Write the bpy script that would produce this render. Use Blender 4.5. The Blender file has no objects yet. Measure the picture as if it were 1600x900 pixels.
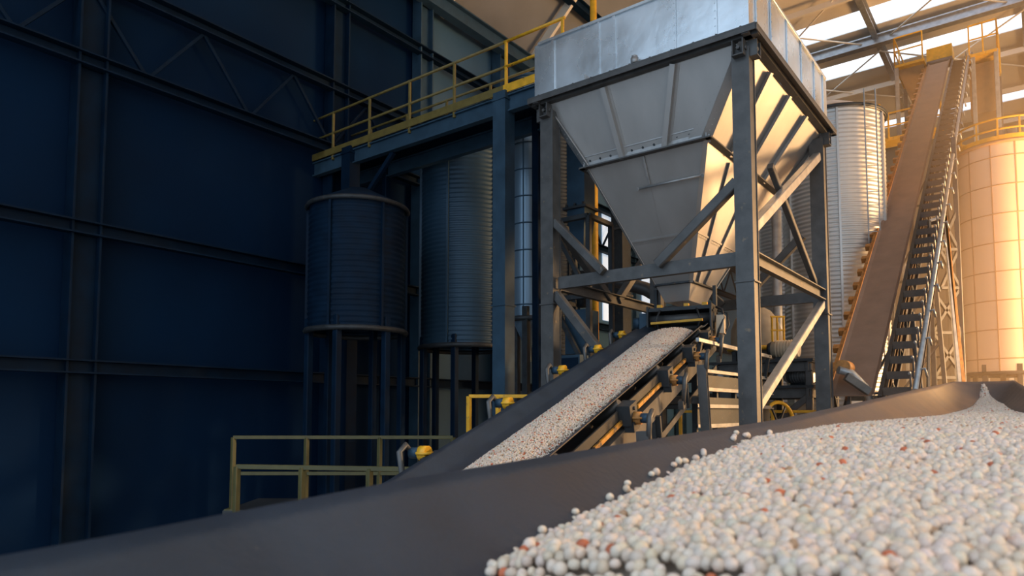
import bpy, math, random
import numpy as np
from mathutils import Vector, Matrix
random.seed(7); rng = np.random.default_rng(7)
PI = math.pi
SC = bpy.context.scene; COL = SC.collection

# ------------------------------------------------------------------ camera, world, sun, exposure
CZ = 3.2                                   # eye height above the hall floor
F = 1080.0                                 # focal length in pixels of the 1600 frame
PY = 572.0; TILT = math.atan((643 - PY) / F)
cam = bpy.data.cameras.new('camera'); co = bpy.data.objects.new('camera', cam); COL.objects.link(co)
cam.sensor_width = 36; cam.lens = 36 * F / 1600; cam.shift_y = (PY - 450) / 1600
cam.clip_start = 0.05; cam.clip_end = 300
co.location = (0, 0, CZ); co.rotation_euler = (PI / 2 + TILT, 0, 0)
cam.dof.use_dof = True; cam.dof.focus_distance = 9.5; cam.dof.aperture_fstop = 4.6
SC.camera = co
w = bpy.data.worlds.new('world'); SC.world = w; w.use_nodes = True
nt = w.node_tree; bg = nt.nodes['Background']
tc = nt.nodes.new('ShaderNodeTexCoord'); sx = nt.nodes.new('ShaderNodeSeparateXYZ'); cr = nt.nodes.new('ShaderNodeValToRGB')
nt.links.new(tc.outputs['Generated'], sx.inputs[0]); nt.links.new(sx.outputs['X'], cr.inputs['Fac'])
mr = nt.nodes.new('ShaderNodeMapRange'); nt.links.new(sx.outputs['X'], mr.inputs['Value']); mr.inputs['From Min'].default_value = -1
nt.links.new(mr.outputs['Result'], cr.inputs['Fac'])
cr.color_ramp.elements[0].color = (0.62, 0.80, 1.0, 1); cr.color_ramp.elements[1].color = (1.0, 0.84, 0.66, 1)
cr.color_ramp.elements[0].position = 0.35; cr.color_ramp.elements[1].position = 0.95
nt.links.new(cr.outputs['Color'], bg.inputs['Color'])
mz = nt.nodes.new('ShaderNodeMapRange'); nt.links.new(sx.outputs['Z'], mz.inputs['Value']); mz.inputs['From Min'].default_value = 0.1; mz.inputs['From Max'].default_value = 0.6
mz.inputs['To Min'].default_value = 1.0; mz.inputs['To Max'].default_value = 2.2; nt.links.new(mz.outputs['Result'], bg.inputs['Strength'])
sun = bpy.data.lights.new('sun', 'SUN'); so = bpy.data.objects.new('sun', sun); COL.objects.link(so)
sun.energy = 1.3; sun.color = (1.0, 0.66, 0.36); sun.angle = math.radians(2.5)
SUNDIR = Vector((0.93, -0.16, 0.30)).normalized()
so.rotation_euler = SUNDIR.to_track_quat('Z', 'Y').to_euler()
dl = bpy.data.lights.new('warm_fill_light', 'AREA'); do = bpy.data.objects.new('warm_fill_light', dl); COL.objects.link(do)  # unseen area lamp added for the warm glow on the right side
dl.shape = 'RECTANGLE'; dl.size = 5.0; dl.size_y = 5.0; dl.energy = 5600; dl.color = (1.0, 0.52, 0.20)
do.location = (19.5, 13.5, CZ + 3.0); do.rotation_euler = (Vector((19.5, 13.5, CZ + 3.0)) - Vector((12, 19, CZ + 2))).to_track_quat('Z', 'Y').to_euler()
SC.view_settings.view_transform = 'Standard'; SC.view_settings.look = 'None'
SC.view_settings.exposure = 0.2; SC.view_settings.gamma = 1.0; SC.view_settings.use_curve_mapping = False

# ------------------------------------------------------------------ frames of reference
P0 = Vector((3.17, 9.0, 0)); U1 = Vector((-0.793, 0.609, 0)); U2 = Vector((0.609, 0.793, 0)); UP = Vector((0, 0, 1))
def W(a, b, z=0.0):                         # plan position along the two axes of the building, z above the floor
    return P0 + U1 * a + U2 * b + UP * z
def P(px, py, Y):                           # world point on the sight line at forward distance Y
    x = (px - 800) / F; y = (PY - py) / F
    d = Vector((x, math.cos(TILT) - y * math.sin(TILT), math.sin(TILT) + y * math.cos(TILT)))
    return Vector((0, 0, CZ)) + d * (Y / d.y)
def PZ(px, py, z):
    a = P(px, py, 10); c = Vector((0, 0, CZ)); t = (z - CZ) / (a.z - CZ); return c + (a - c) * t

# ------------------------------------------------------------------ materials
MATS = {}
def mat(name, col, rough=0.5, metal=0.0, var=0.12, scale=3.0, bump=0.0, bscale=40.0, wear=None, emis=None, spec=0.5, streak=False):
    if name in MATS: return MATS[name]
    m = bpy.data.materials.new(name); m.use_nodes = True; n = m.node_tree.nodes; l = m.node_tree.links
    b = n['Principled BSDF']; b.inputs['Roughness'].default_value = rough; b.inputs['Metallic'].default_value = metal
    b.inputs['Specular IOR Level'].default_value = spec
    t = n.new('ShaderNodeTexCoord'); mp = n.new('ShaderNodeMapping'); l.new(t.outputs['Object'], mp.inputs['Vector'])
    if streak: mp.inputs['Scale'].default_value = (1, 1, 0.15)
    no = n.new('ShaderNodeTexNoise'); no.inputs['Scale'].default_value = scale; no.inputs['Detail'].default_value = 6
    l.new(mp.outputs[0], no.inputs['Vector'])
    r = n.new('ShaderNodeValToRGB'); l.new(no.outputs['Fac'], r.inputs['Fac'])
    r.color_ramp.elements[0].position = 0.3; r.color_ramp.elements[1].position = 0.7
    r.color_ramp.elements[0].color = tuple(max(0, c * (1 - var)) for c in col) + (1,)
    r.color_ramp.elements[1].color = tuple(min(1, c * (1 + var)) for c in col) + (1,)
    out = r.outputs['Color']
    if wear:
        no2 = n.new('ShaderNodeTexNoise'); no2.inputs['Scale'].default_value = wear[1]; no2.inputs['Detail'].default_value = 8
        l.new(t.outputs['Object'], no2.inputs['Vector'])
        r2 = n.new('ShaderNodeValToRGB'); r2.color_ramp.elements[0].position = wear[2]; r2.color_ramp.elements[1].position = wear[2] + 0.08
        l.new(no2.outputs['Fac'], r2.inputs['Fac'])
        mx = n.new('ShaderNodeMixRGB'); l.new(r2.outputs['Color'], mx.inputs['Fac']); l.new(out, mx.inputs[1]); mx.inputs[2].default_value = wear[0] + (1,)
        out = mx.outputs[0]
    l.new(out, b.inputs['Base Color'])
    mrr = n.new('ShaderNodeMapRange'); l.new(no.outputs['Fac'], mrr.inputs['Value'])
    mrr.inputs['To Min'].default_value = rough - 0.08; mrr.inputs['To Max'].default_value = min(1, rough + 0.1)
    l.new(mrr.outputs['Result'], b.inputs['Roughness'])
    if bump:
        nb = n.new('ShaderNodeTexNoise'); nb.inputs['Scale'].default_value = bscale; nb.inputs['Detail'].default_value = 4
        l.new(t.outputs['Object'], nb.inputs['Vector'])
        bp = n.new('ShaderNodeBump'); bp.inputs['Strength'].default_value = bump; bp.inputs['Distance'].default_value = 0.01
        l.new(nb.outputs['Fac'], bp.inputs['Height']); l.new(bp.outputs['Normal'], b.inputs['Normal'])
    if emis:
        b.inputs['Emission Color'].default_value = emis[0] + (1,); b.inputs['Emission Strength'].default_value = emis[1]
    MATS[name] = m; return m
steel = mat('painted_steel', (0.080, 0.080, 0.080), 0.45, 0.2, 0.25, 5, 0.15, 30, wear=((0.20, 0.15, 0.10), 9, 0.66))
steel_dk = mat('dark_steel', (0.028, 0.033, 0.038), 0.5, 0.2, 0.3, 6, 0.2, 40, wear=((0.12, 0.08, 0.05), 14, 0.66))
steel_bl = mat('blue_grey_steel', (0.030, 0.066, 0.105), 0.5, 0.1, 0.2, 4, spec=0.3)
steel_nv = mat('darkened_navy_steel', (0.002, 0.012, 0.030), 0.6, 0.0, 0.25, 3, spec=0.12)  # darkness of the left side put into the steel colour
steel_lt = mat('light_steel', (0.36, 0.36, 0.36), 0.38, 0.5, 0.2, 7, 0.1, 30)
galv = mat('galvanised_sheet', (0.42, 0.405, 0.39), 0.42, 0.55, 0.10, 2.2, 0.12, 9, streak=True)
galv_box = mat('bright_galvanised_sheet', (0.62, 0.68, 0.73), 0.27, 0.8, 0.16, 1.3, 1.0, 1.6)
silo_m = mat('silo_corrugated_steel', (0.55, 0.53, 0.50), 0.35, 0.5, 0.1, 2, streak=True)
silo_bl = mat('darkened_silo_sheet', (0.022, 0.058, 0.10), 0.5, 0.3, 0.2, 2, streak=True)  # sheet darkened so the left silo looks dimly lit
silo_dk = mat('dark_corrugated_sheet', (0.035, 0.045, 0.055), 0.45, 0.4, 0.2, 2, streak=True)
seam_m = mat('tank_seam_paint', (0.46, 0.27, 0.14), 0.6)
ochre = mat('ochre_bin_sheet', (0.21, 0.12, 0.055), 0.6, 0.0, 0.2, 4)
dome_m = mat('dusty_cream_sheet', (0.34, 0.27, 0.19), 0.6, 0, 0.2, 4)
amber = mat('worn_amber_paint', (0.46, 0.22, 0.025), 0.5, 0.1, 0.35, 9, 0.3, 50, wear=((0.06, 0.045, 0.035), 16, 0.55))
tank_m = mat('cream_tank_paint', (0.78, 0.58, 0.42), 0.5, 0.0, 0.08, 1.5, streak=True)
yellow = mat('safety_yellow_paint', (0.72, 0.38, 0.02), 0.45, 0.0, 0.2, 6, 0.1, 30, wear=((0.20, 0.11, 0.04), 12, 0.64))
yellow_dk = mat('deep_shaded_yellow', (0.07, 0.065, 0.02), 0.5, 0.0, 0.2, 6)  # rail yellow darkened strongly, dimness of the left put into the colour
yellow_bl = mat('shaded_yellow', (0.15, 0.115, 0.03), 0.5, 0.0, 0.2, 6)  # shaded copy of the rail yellow for the dim left stretch
rubber = mat('black_rubber', (0.015, 0.026, 0.044), 0.42, 0.0, 0.25, 4, 0.15, 60, wear=((0.10, 0.095, 0.09), 26, 0.72))
steel_br = mat('brown_steel', (0.085, 0.055, 0.035), 0.5, 0.1, 0.25, 5)
rust = mat('rusty_orange_steel', (0.42, 0.19, 0.05), 0.6, 0.1, 0.35, 12, 0.2, 50)
brownbelt = mat('dusty_brown_belt', (0.24, 0.155, 0.11), 0.65, 0.0, 0.15, 3, 0.1, 20)
cream = mat('cream_sheet', (0.62, 0.50, 0.36), 0.5, 0.0, 0.12, 3)
concrete = mat('dark_concrete', (0.20, 0.19, 0.18), 0.8, 0, 0.25, 1.2, 0.2, 12)
roofm = mat('roof_sheet', (0.74, 0.65, 0.53), 0.6, 0.0, 0.08, 0.8)
aisle_m = mat('shaded_roof_sheet', (0.20, 0.20, 0.205), 0.6, 0.0, 0.1, 0.8)  # darker copy of the roof sheet, shade put into the aisle colour
navy_wall = mat('darkened_navy_cladding', (0.0007, 0.0125, 0.040), 0.75, 0, 0.15, 0.5, spec=0.1)  # near-black navy stands in for the lack of light on the left
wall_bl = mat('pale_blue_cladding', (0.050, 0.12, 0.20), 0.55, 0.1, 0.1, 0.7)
wall_br = mat('ochre_cladding', (0.16, 0.11, 0.065), 0.6, 0.0, 0.2, 0.6)

def pane_mat():
    m = bpy.data.materials.new('skylight_sheet'); m.use_nodes = True; n = m.node_tree.nodes; l = m.node_tree.links
    n.remove(n['Principled BSDF']); o = n['Material Output']
    tr = n.new('ShaderNodeBsdfTranslucent'); tr.inputs['Color'].default_value = (0.9, 0.95, 1, 1)
    tp = n.new('ShaderNodeBsdfTransparent'); tp.inputs['Color'].default_value = (0.95, 0.97, 1, 1)
    no = n.new('ShaderNodeTexNoise'); no.inputs['Scale'].default_value = 1.5
    mr = n.new('ShaderNodeMapRange'); mr.inputs['To Min'].default_value = 0.6; mr.inputs['To Max'].default_value = 0.9
    l.new(no.outputs['Fac'], mr.inputs['Value'])
    mx = n.new('ShaderNodeMixShader'); l.new(mr.outputs['Result'], mx.inputs[0]); l.new(tr.outputs[0], mx.inputs[1]); l.new(tp.outputs[0], mx.inputs[2])
    l.new(mx.outputs[0], o.inputs['Surface']); return m
pane = pane_mat()

def gran_mat():
    m = bpy.data.materials.new('fertiliser_granule'); m.use_nodes = True; n = m.node_tree.nodes; l = m.node_tree.links
    b = n['Principled BSDF']; b.inputs['Roughness'].default_value = 0.6
    a = n.new('ShaderNodeAttribute'); a.attribute_name = 'tint'; l.new(a.outputs['Color'], b.inputs['Base Color'])
    return m
granm = gran_mat()

# ------------------------------------------------------------------ mesh collector
class MB:
    def __init__(s): s.v = []; s.f = []; s.sm = []
    def add(s, vs, fs, smooth=False):
        k = len(s.v); s.v += [Vector(x) for x in vs]; s.f += [tuple(i + k for i in f) for f in fs]; s.sm += [smooth] * len(fs); return s
    def frame(s, p, q, up=UP):
        d = (q - p).normalized(); x = d.cross(up)
        if x.length < 1e-4: x = d.cross(U2)
        x.normalize(); return d, x, x.cross(d).normalized()
    def prof(s, p, q, pts, up=UP, cap=True):          # extrude a closed 2-D profile from p to q
        p = Vector(p); q = Vector(q); d, x, y = s.frame(p, q, up); n = len(pts)
        vs = [p + x * a + y * b for a, b in pts] + [q + x * a + y * b for a, b in pts]
        fs = [(i, (i + 1) % n, n + (i + 1) % n, n + i) for i in range(n)]
        if cap: fs += [tuple(range(n - 1, -1, -1)), tuple(range(n, 2 * n))]
        return s.add(vs, fs)
    def bar(s, p, q, w=0.1, h=None, up=UP):
        h = h or w; c = min(w, h) * 0.10; a, b = w / 2, h / 2
        return s.prof(p, q, [(-a + c, -b), (a - c, -b), (a, -b + c), (a, b - c), (a - c, b), (-a + c, b), (-a, b - c), (-a, -b + c)], up)
    def ibeam(s, p, q, w=0.15, h=0.25, t=0.018, up=UP):
        a, b = w / 2, h / 2; u = t / 2
        return s.prof(p, q, [(-a, -b), (a, -b), (a, -b + t), (u, -b + t), (u, b - t), (a, b - t), (a, b), (-a, b), (-a, b - t), (-u, b - t), (-u, -b + t), (-a, -b + t)], up)
    def channel(s, p, q, w=0.08, h=0.2, t=0.012, up=UP, flip=1):
        a, b = w * flip, h / 2; t2 = t * flip
        return s.prof(p, q, [(0, -b), (a, -b), (a, -b + t), (t2, -b + t), (t2, b - t), (a, b - t), (a, b), (0, b)], up)
    def angle(s, p, q, w=0.08, t=0.01, up=UP, fx=1, fy=1):
        return s.prof(p, q, [(0, 0), (w * fx, 0), (w * fx, t * fy), (t * fx, t * fy), (t * fx, w * fy), (0, w * fy)], up)
    def box(s, c, sx, sy, sz, ax=None, ay=None):
        ax = ax or Vector((1, 0, 0)); ay = ay or Vector((0, 1, 0)); az = ax.cross(ay).normalized(); c = Vector(c)
        e = min(sx, sy, sz) * 0.06
        return s.bar(c - az * sz / 2, c + az * sz / 2, sx, sy, up=ay) if False else s._bx(c, ax * sx / 2, ay * sy / 2, az * sz / 2, e)
    def _bx(s, c, X, Y, Z, e):
        vs = []; 
        for k in (-1, 1):
            zz = Z * k
            for (i, j) in ((-1, -1), (1, -1), (1, 1), (-1, 1)): vs.append(c + X * i + Y * j + zz)
        return s.add(vs, [(3, 2, 1, 0), (4, 5, 6, 7), (0, 1, 5, 4), (1, 2, 6, 5), (2, 3, 7, 6), (3, 0, 4, 7)])
    def tube(s, pts, r=0.02, n=8, cap=True):
        pts = [Vector(p) for p in pts]; vs = []; fs = []; prev = None
        for i, p in enumerate(pts):
            d = (pts[min(i + 1, len(pts) - 1)] - pts[max(i - 1, 0)]).normalized()
            if prev is None:
                x = d.cross(UP)
                if x.length < 1e-3: x = d.cross(Vector((1, 0, 0)))
            else: x = prev - d * prev.dot(d)
            x.normalize(); prev = x; y = d.cross(x); rr = r[i] if isinstance(r, (list, tuple)) else r
            vs += [p + x * rr * math.cos(2 * PI * k / n) + y * rr * math.sin(2 * PI * k / n) for k in range(n)]
        for i in range(len(pts) - 1):
            fs += [(i * n + k, i * n + (k + 1) % n, (i + 1) * n + (k + 1) % n, (i + 1) * n + k) for k in range(n)]
        s.add(vs, fs, True)
        if cap:
            m = len(pts) - 1; k0 = len(s.v) - len(vs)
            s.f += [tuple(k0 + k for k in range(n - 1, -1, -1)), tuple(k0 + m * n + k for k in range(n))]; s.sm += [False, False]
        return s
    def lathe(s, c, prof, n=48, a0=0, a1=2 * PI, smooth=True):     # prof: (radius, z) about a vertical axis
        c = Vector(c); full = abs(a1 - a0 - 2 * PI) < 1e-6; m = n if full else n + 1; vs = []; fs = []
        for r, z in prof:
            vs += [c + Vector((r * math.cos(a0 + (a1 - a0) * k / n), r * math.sin(a0 + (a1 - a0) * k / n), z)) for k in range(m)]
        for i in range(len(prof) - 1):
            for k in range(n):
                k2 = (k + 1) % m; fs.append((i * m + k, i * m + k2, (i + 1) * m + k2, (i + 1) * m + k))
        return s.add(vs, fs, smooth)
    def ring(s, c, R, r=0.02, n=48, a0=0, a1=2 * PI):
        return s.tube([Vector(c) + Vector((R * math.cos(a0 + (a1 - a0) * k / n), R * math.sin(a0 + (a1 - a0) * k / n), 0)) for k in range(n + 1)], r, 6)
    def bolts(s, pts, nrm, r=0.014, h=0.014):
        nrm = Vector(nrm).normalized()
        for p in pts: s.tube([Vector(p) - nrm * 0.002, Vector(p) + nrm * h], r, 6)
        return s
    def build(s, name, m, parent=None, solid=None):
        me = bpy.data.meshes.new(name)
        off = Vector((0, 0, 0)); q = parent
        while q is not None: off += q.location; q = q.parent
        me.from_pydata([tuple(v - off) for v in s.v], [], s.f); me.polygons.foreach_set('use_smooth', s.sm)
        me.materials.append(m); me.update()
        o = bpy.data.objects.new(name, me); COL.objects.link(o)
        if parent is not None: o.parent = parent
        if solid:
            md = o.modifiers.new('thickness', 'SOLIDIFY'); md.thickness = solid; md.offset = 0
        return o
def thing(name, label, cat, loc, group=None):
    o = bpy.data.objects.new(name, None); COL.objects.link(o); o.location = loc; o.empty_display_size = 0.2
    o['label'] = label; o['category'] = cat
    if group: o['group'] = group
    return o
def tag(o, label, cat, group=None, kind=None):
    o['label'] = label; o['category'] = cat
    if group: o['group'] = group
    if kind: o['kind'] = kind
    return o
def struct(o, label=None):
    o['kind'] = 'structure'
    if label: o['label'] = label
    return o
def lerp(a, b, t): return a + (b - a) * t

# ================================================================== the hall
ZR = CZ + 16.0
A0, A1, B0, B1 = -34.0, 11.0, -16.0, 36.0
fl = MB(); fl.add([W(A0, B0), W(A1, B0), W(A1, B1), W(A0, B1)], [(0, 3, 2, 1)])
AR, ZE = 7.0, CZ + 12.2                     # the side aisle roof slopes down to the left wall
struct(fl.build('floor', concrete), 'dark concrete floor of the plant hall')
def broof(px, py):
    p = PZ(px, py, ZR) - P0; return p.dot(U2)
strips = [(-9.0, -7.2), (2.0, 3.4), (broof(1283, 65), broof(1283, 36)), (broof(1320, 119), broof(1320, 98)), (broof(1400, 197), broof(1400, 184))]  # first two strips lie unseen overhead, added to light the hall
strips = sorted((min(s), max(s)) for s in strips)
roof = MB(); prev = B0
def slab(mb, a0, a1, b0, b1, z, t=0.06):
    c = [W(a0, b0, z), W(a1, b0, z), W(a1, b1, z), W(a0, b1, z)]; vs = c + [v + UP * t for v in c]
    mb.add(vs, [(0, 1, 2, 3), (7, 6, 5, 4), (0, 4, 5, 1), (1, 5, 6, 2), (2, 6, 7, 3), (3, 7, 4, 0)])
segs = []
for b0, b1 in strips:
    segs.append((prev, b0)); prev = b1
segs.append((prev, B1))
for b0, b1 in segs: slab(roof, A0, AR, b0, b1, ZR)
ra = MB(); c = [W(AR, B0, ZR), W(A1 + .2, B0, ZE), W(A1 + .2, B1, ZE), W(AR, B1, ZR)]; ra.add(c + [v + UP * .06 for v in c], [(0, 1, 2, 3), (7, 6, 5, 4), (0, 4, 5, 1), (1, 5, 6, 2), (2, 6, 7, 3), (3, 7, 4, 0)]); struct(ra.build('ceiling_aisle', aisle_m), 'sheet roof, darkened in colour as if shaded, sloping down over the side aisle')
RA = [a for a in np.arange(A0 + 1, AR + 0.1, 5.0)]
struct(roof.build('ceiling', roofm), 'beige sheet roof high above the plant')
for i, (b0, b1) in enumerate(strips):
    g = MB(); slab(g, A0, AR, b0, b1, ZR + 0.01, 0.01)
    struct(g.build('window_%d' % (i + 1), pane), 'white translucent skylight strip running across the roof')
k = 0
for a in RA:                                 # rafters
    k += 1; g = MB(); g.ibeam(W(a, B0, ZR - 0.22), W(a, B1, ZR - 0.22), 0.22, 0.42, 0.03)
    struct(g.build('trim_%d' % k, steel_lt))
for b in list(np.arange(B0, B1, 4.3)):
    k += 1; g = MB(); g.channel(W(A0, b, ZR - 0.5), W(AR, b, ZR - 0.5), 0.12, 0.22, 0.02); g.channel(W(AR, b, ZR - 0.3), W(A1, b, ZE - 0.3), 0.12, 0.3, 0.03); struct(g.build('trim_%d' % k, roofm))
bt = broof(1400, 36)                         # the deep main girder
k += 1; g = MB(); g.ibeam(W(A0, bt, ZR - 0.5), W(AR, bt, ZR - 0.5), 0.35, 0.42, 0.05); struct(g.build('trim_%d' % k, steel_lt), 'deep grey main girder under the roof')
for i in range(len(RA) - 1):                 # wind bracing rods
    for bb in (17.5, 23.5):
        k += 1; g = MB(); g.tube([W(RA[i], bb, ZR - .45), W(RA[i + 1], bb + 5.5, ZR - .45)], 0.035, 6); g.tube([W(RA[i], bb + 5.5, ZR - .5), W(RA[i + 1], bb, ZR - .5)], 0.035, 6)
        struct(g.build('trim_%d' % k, roofm))
k += 1; g = MB(); g.ibeam(W(A1 - .5, B0, ZE - .35), W(A1 - .5, B1, ZE - .35), .3, .5, .04); struct(g.build('trim_%d' % k, steel_bl))
k += 1; g = MB(); g.ibeam(W(9, B0, (ZR + ZE) / 2 - .35), W(9, B1, (ZR + ZE) / 2 - .35), .25, .35, .04); struct(g.build('trim_%d' % k, steel_nv))
# left wall: cladding darkened to navy near to look unlit, paler panels farther on, portal columns and girts
def wallseg(mb, a, b0, b1, z0, z1, t=0.15):
    c = [W(a, b0, z0), W(a, b1, z0), W(a, b1, z1), W(a, b0, z1)]; vs = c + [v + U1 * t for v in c]
    mb.add(vs, [(0, 1, 2, 3), (7, 6, 5, 4), (0, 4, 5, 1), (1, 5, 6, 2), (2, 6, 7, 3), (3, 7, 4, 0)])
g = MB(); wallseg(g, A1, B0, 4.6, 0, ZE); struct(g.build('wall_left', navy_wall), 'side wall on the left, coloured dark navy to look unlit')
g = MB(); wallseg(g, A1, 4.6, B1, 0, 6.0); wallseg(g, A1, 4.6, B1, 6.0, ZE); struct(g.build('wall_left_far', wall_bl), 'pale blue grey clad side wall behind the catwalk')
g = MB()
c = [W(A0, B1, 0), W(A1, B1, 0), W(A1, B1, ZE), W(AR, B1, ZR), W(A0, B1, ZR)]; g.add(c + [v + U2 * .15 for v in c], [(4, 3, 2, 1, 0), (5, 6, 7, 8, 9)] + [(i, (i + 1) % 5, 5 + (i + 1) % 5, 5 + i) for i in range(5)])
struct(g.build('wall_back', wall_br), 'brown back wall of the plant hall')
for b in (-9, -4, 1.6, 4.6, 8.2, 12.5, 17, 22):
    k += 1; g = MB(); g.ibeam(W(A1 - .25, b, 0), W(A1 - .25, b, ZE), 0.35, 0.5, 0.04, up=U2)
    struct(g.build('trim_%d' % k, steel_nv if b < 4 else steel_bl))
for z in (4.0, 6.5, 9.6, 11.2, 13.4):
    k += 1; g = MB(); g.channel(W(A1 - .3, B0, z), W(A1 - .3, B1, z), 0.2, 0.25, 0.03)
    if z in (9.6,):
        for bb in np.arange(-14, 30, 2.2): g.bar(W(A1 - .3, bb, 9.7), W(A1 - .3, bb + 1.1, 11.1), .07); g.bar(W(A1 - .3, bb + 1.1, 11.1), W(A1 - .3, bb + 2.2, 9.7), .07)
    struct(g.build('trim_%d' % k, steel_nv))
# tall daylight strips in the far part of the left wall
dayl = mat('daylit_translucent_sheet', (0.7, 0.8, 0.9), 0.5, emis=((0.62, 0.78, 0.95), 0.55))
for i, (pxa, pxb, yt, yb) in enumerate(((886, 897, 225, 500), (944, 962, 330, 500), (1006, 1018, 300, 520))):
    def bw(px):
        # intersection of the sight line with the wall plane a = A1 - .06
        d = P(px, 643, 10) - Vector((0, 0, CZ)); n = U1; t = (A1 - .06 - (Vector((0, 0, 0)) - P0).dot(n)) / d.dot(n); q = d * t; return (q - P0).dot(U2), q.y
    (ba, Ya), (bb, Yb) = bw(pxa), bw(pxb); z1 = P(pxa, yt, Ya).z; z0 = P(pxa, yb, Ya).z
    g = MB(); wallseg(g, A1 - .06, ba, bb, z0, z1, .04); struct(g.build('window_%d' % (i + 10), dayl), 'tall narrow daylight strip in the side wall')

# ================================================================== hopper
S1, S2 = 3.38, 4.12
ZRIM = CZ + 5.02
hop = thing('hopper', 'large galvanised steel hopper with tapering body carried by the dark frame', 'hopper', W(S1 / 2, S2 / 2, ZRIM - 3.2))
def rect(a0, a1, b0, b1, z): return [W(a0, b0, z), W(a1, b0, z), W(a1, b1, z), W(a0, b1, z)]
def frustum(r0, r1, inward=False):
    mb = MB(); mb.add(r0 + r1, [(0, 1, 5, 4), (1, 2, 6, 5), (2, 3, 7, 6), (3, 0, 4, 7)]); return mb
ZTOP = CZ + 6.05
e = -0.03
rb, rt = rect(e, S1 - e, e, S2 - e, ZRIM + .1), rect(e, S1 - e, e, S2 - e, ZTOP)
frustum(rb, rt).build('upper_casing', galv_box, hop, 0.02)
def sub(name, mb, m, par=hop): return mb.build(name, m, par)
# casing seams: standing seam strips and corner angles
def seam_strip(a, b, n, z0, z1, wd=.05):
    g = MB(); t = U1 if abs(n.dot(U2)) > .5 else U2
    g.box(W(a, b, (z0 + z1) / 2) + n * .02, wd, .02, z1 - z0, t, n); g.bolts([W(a, b, z) + n * .03 for z in np.arange(z0 + .08, z1, .11)], n, .009, .008); return g
for a in (.42, 1.02, 2.0, 2.27, 3.12): sub('seam_strip', seam_strip(a, e, -U2, ZRIM + .1, ZTOP, .03 if a in (2.27,) else .055), galv_box)
for b in (.25, .9, 1.7, 2.5, 3.3, 3.9): sub('seam_strip', seam_strip(e, b, -U1, ZRIM + .1, ZTOP, .035), galv_box)
for a, b, fx, fy in ((e, e, 1, 1), (S1 - e, e, 1, 1), (e, S2 - e, 1, 1), (S1 - e, S2 - e, 1, 1)):
    g = MB(); g.angle(W(a, b, ZRIM + .1), W(a, b, ZTOP), .09, .015, up=U2); sub('corner_angle', g, galv_box)
g = MB(); g.bar(W(e, e - .0, ZTOP), W(S1 - e, e, ZTOP), .07, .05); g.bar(W(e, e, ZTOP), W(e, S2, ZTOP), .07, .05); g.bar(W(S1, e, ZTOP), W(S1, S2, ZTOP), .07, .05); g.bar(W(e, S2, ZTOP), W(S1, S2, ZTOP), .07, .05)
sub('top_edge', g, galv_box)
# rim: angle iron flange, wide lip outside
g = MB(); ov = .16
for (p, q, n) in ((W(-ov, -.05, ZRIM + .08), W(S1 + ov, -.05, ZRIM + .08), -U2), (W(-.05, -ov, ZRIM + .08), W(-.05, S2 + ov, ZRIM + .08), -U1),
                  (W(-ov, S2 + .05, ZRIM + .08), W(S1 + ov, S2 + .05, ZRIM + .08), U2), (W(S1 + .05, -ov, ZRIM + .08), W(S1 + .05, S2 + ov, ZRIM + .08), U1)):
    m_ = (p + q) / 2; L = (q - p).length; t = (q - p).normalized()
    g.box(m_ + n * .03, L, .20, .022, t, n if t.cross(n).z > 0 else -n)
    g.box(m_ + n * .12 - UP * .035, L, .015, .09, t, n if t.cross(n).z > 0 else -n)
    g.box(m_ - n * .03 - UP * .05, L, .10, .08, t, n if t.cross(n).z > 0 else -n)
    g.bolts([p + t * s + n * .10 + UP * .01 for s in np.arange(.2, L, .33)], UP, .018, .02)
    g.bolts([p + t * s - n * .02 - UP * .05 for s in np.arange(.35, L, .31)], n, .014, .014)
sub('rim_flange', g, steel)
# lug and gauge on the rim
g = MB(); q = W(1.62, -.12, ZRIM + .10); g.tube([q, q + UP * .09], .06, 12); g.tube([q + UP * .09, q + UP * .12], .045, 12); sub('lug', g, steel_lt)
g = MB(); q = W(2.45, -.12, ZRIM + .09); g.box(q + UP * .04, .02, .1, .09, U1, U2); sub('lug', g, steel_lt)
# upper cone
ZC = CZ + 3.99; CA0, CA1, CB0, CB1 = .80, 2.86, .53, 3.93
IN = .05
r0 = rect(IN, S1 - IN, IN, S2 - IN, ZRIM + .02); r1 = rect(CA0 + .04, CA1 - .04, CB0 + .04, CB1 - .04, ZC)
frustum(r0, r1).build('upper_cone', galv, hop, 0.015)
def on(r0, r1, side, s, t):                  # point on a cone face: side 0 front-left, 3 right; s along, t down
    i, j = ((0, 1), (1, 2), (2, 3), (3, 0))[side]
    return lerp(lerp(r0[i], r0[j], s), lerp(r1[i], r1[j], s), t)
def fn(r0, r1, side):
    i, j = ((0, 1), (1, 2), (2, 3), (3, 0))[side]
    n = (r0[j] - r0[i]).cross(r1[i] - r0[i]).normalized(); c = (r0[i] + r1[j]) / 2 - (sum(r0, Vector()) / 4)
    return n if n.dot(Vector((c.x, c.y, 0))) > 0 else -n
def rib(side, s0, t0, s1, t1, hgt=.10, wd=.02, R0=r0, R1=r1, m=galv, name='stiffener_rib', flange=.07):
    n = fn(R0, R1, side); p = on(R0, R1, side, s0, t0); q = on(R0, R1, side, s1, t1); g = MB()
    d = (q - p).normalized(); x = d.cross(n).normalized()
    g.prof(p, q, [(-wd / 2, 0), (wd / 2, 0), (wd / 2, hgt - .01), (flange, hgt - .01), (flange, hgt), (-wd / 2, hgt)], up=n)
    g.prof(p - x * .0, q, [(-.05, .008), (.03, .008), (.03, .014), (-.05, .014)], up=n)
    L = (q - p).length; g.bolts([p + d * z - x * .035 + n * .012 for z in np.arange(.06, L, .085)], n, .008, .008)
    return sub(name, g, m)
rib(0, .30, .02, .30, .97); rib(0, .655, .02, .655, .97)
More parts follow.
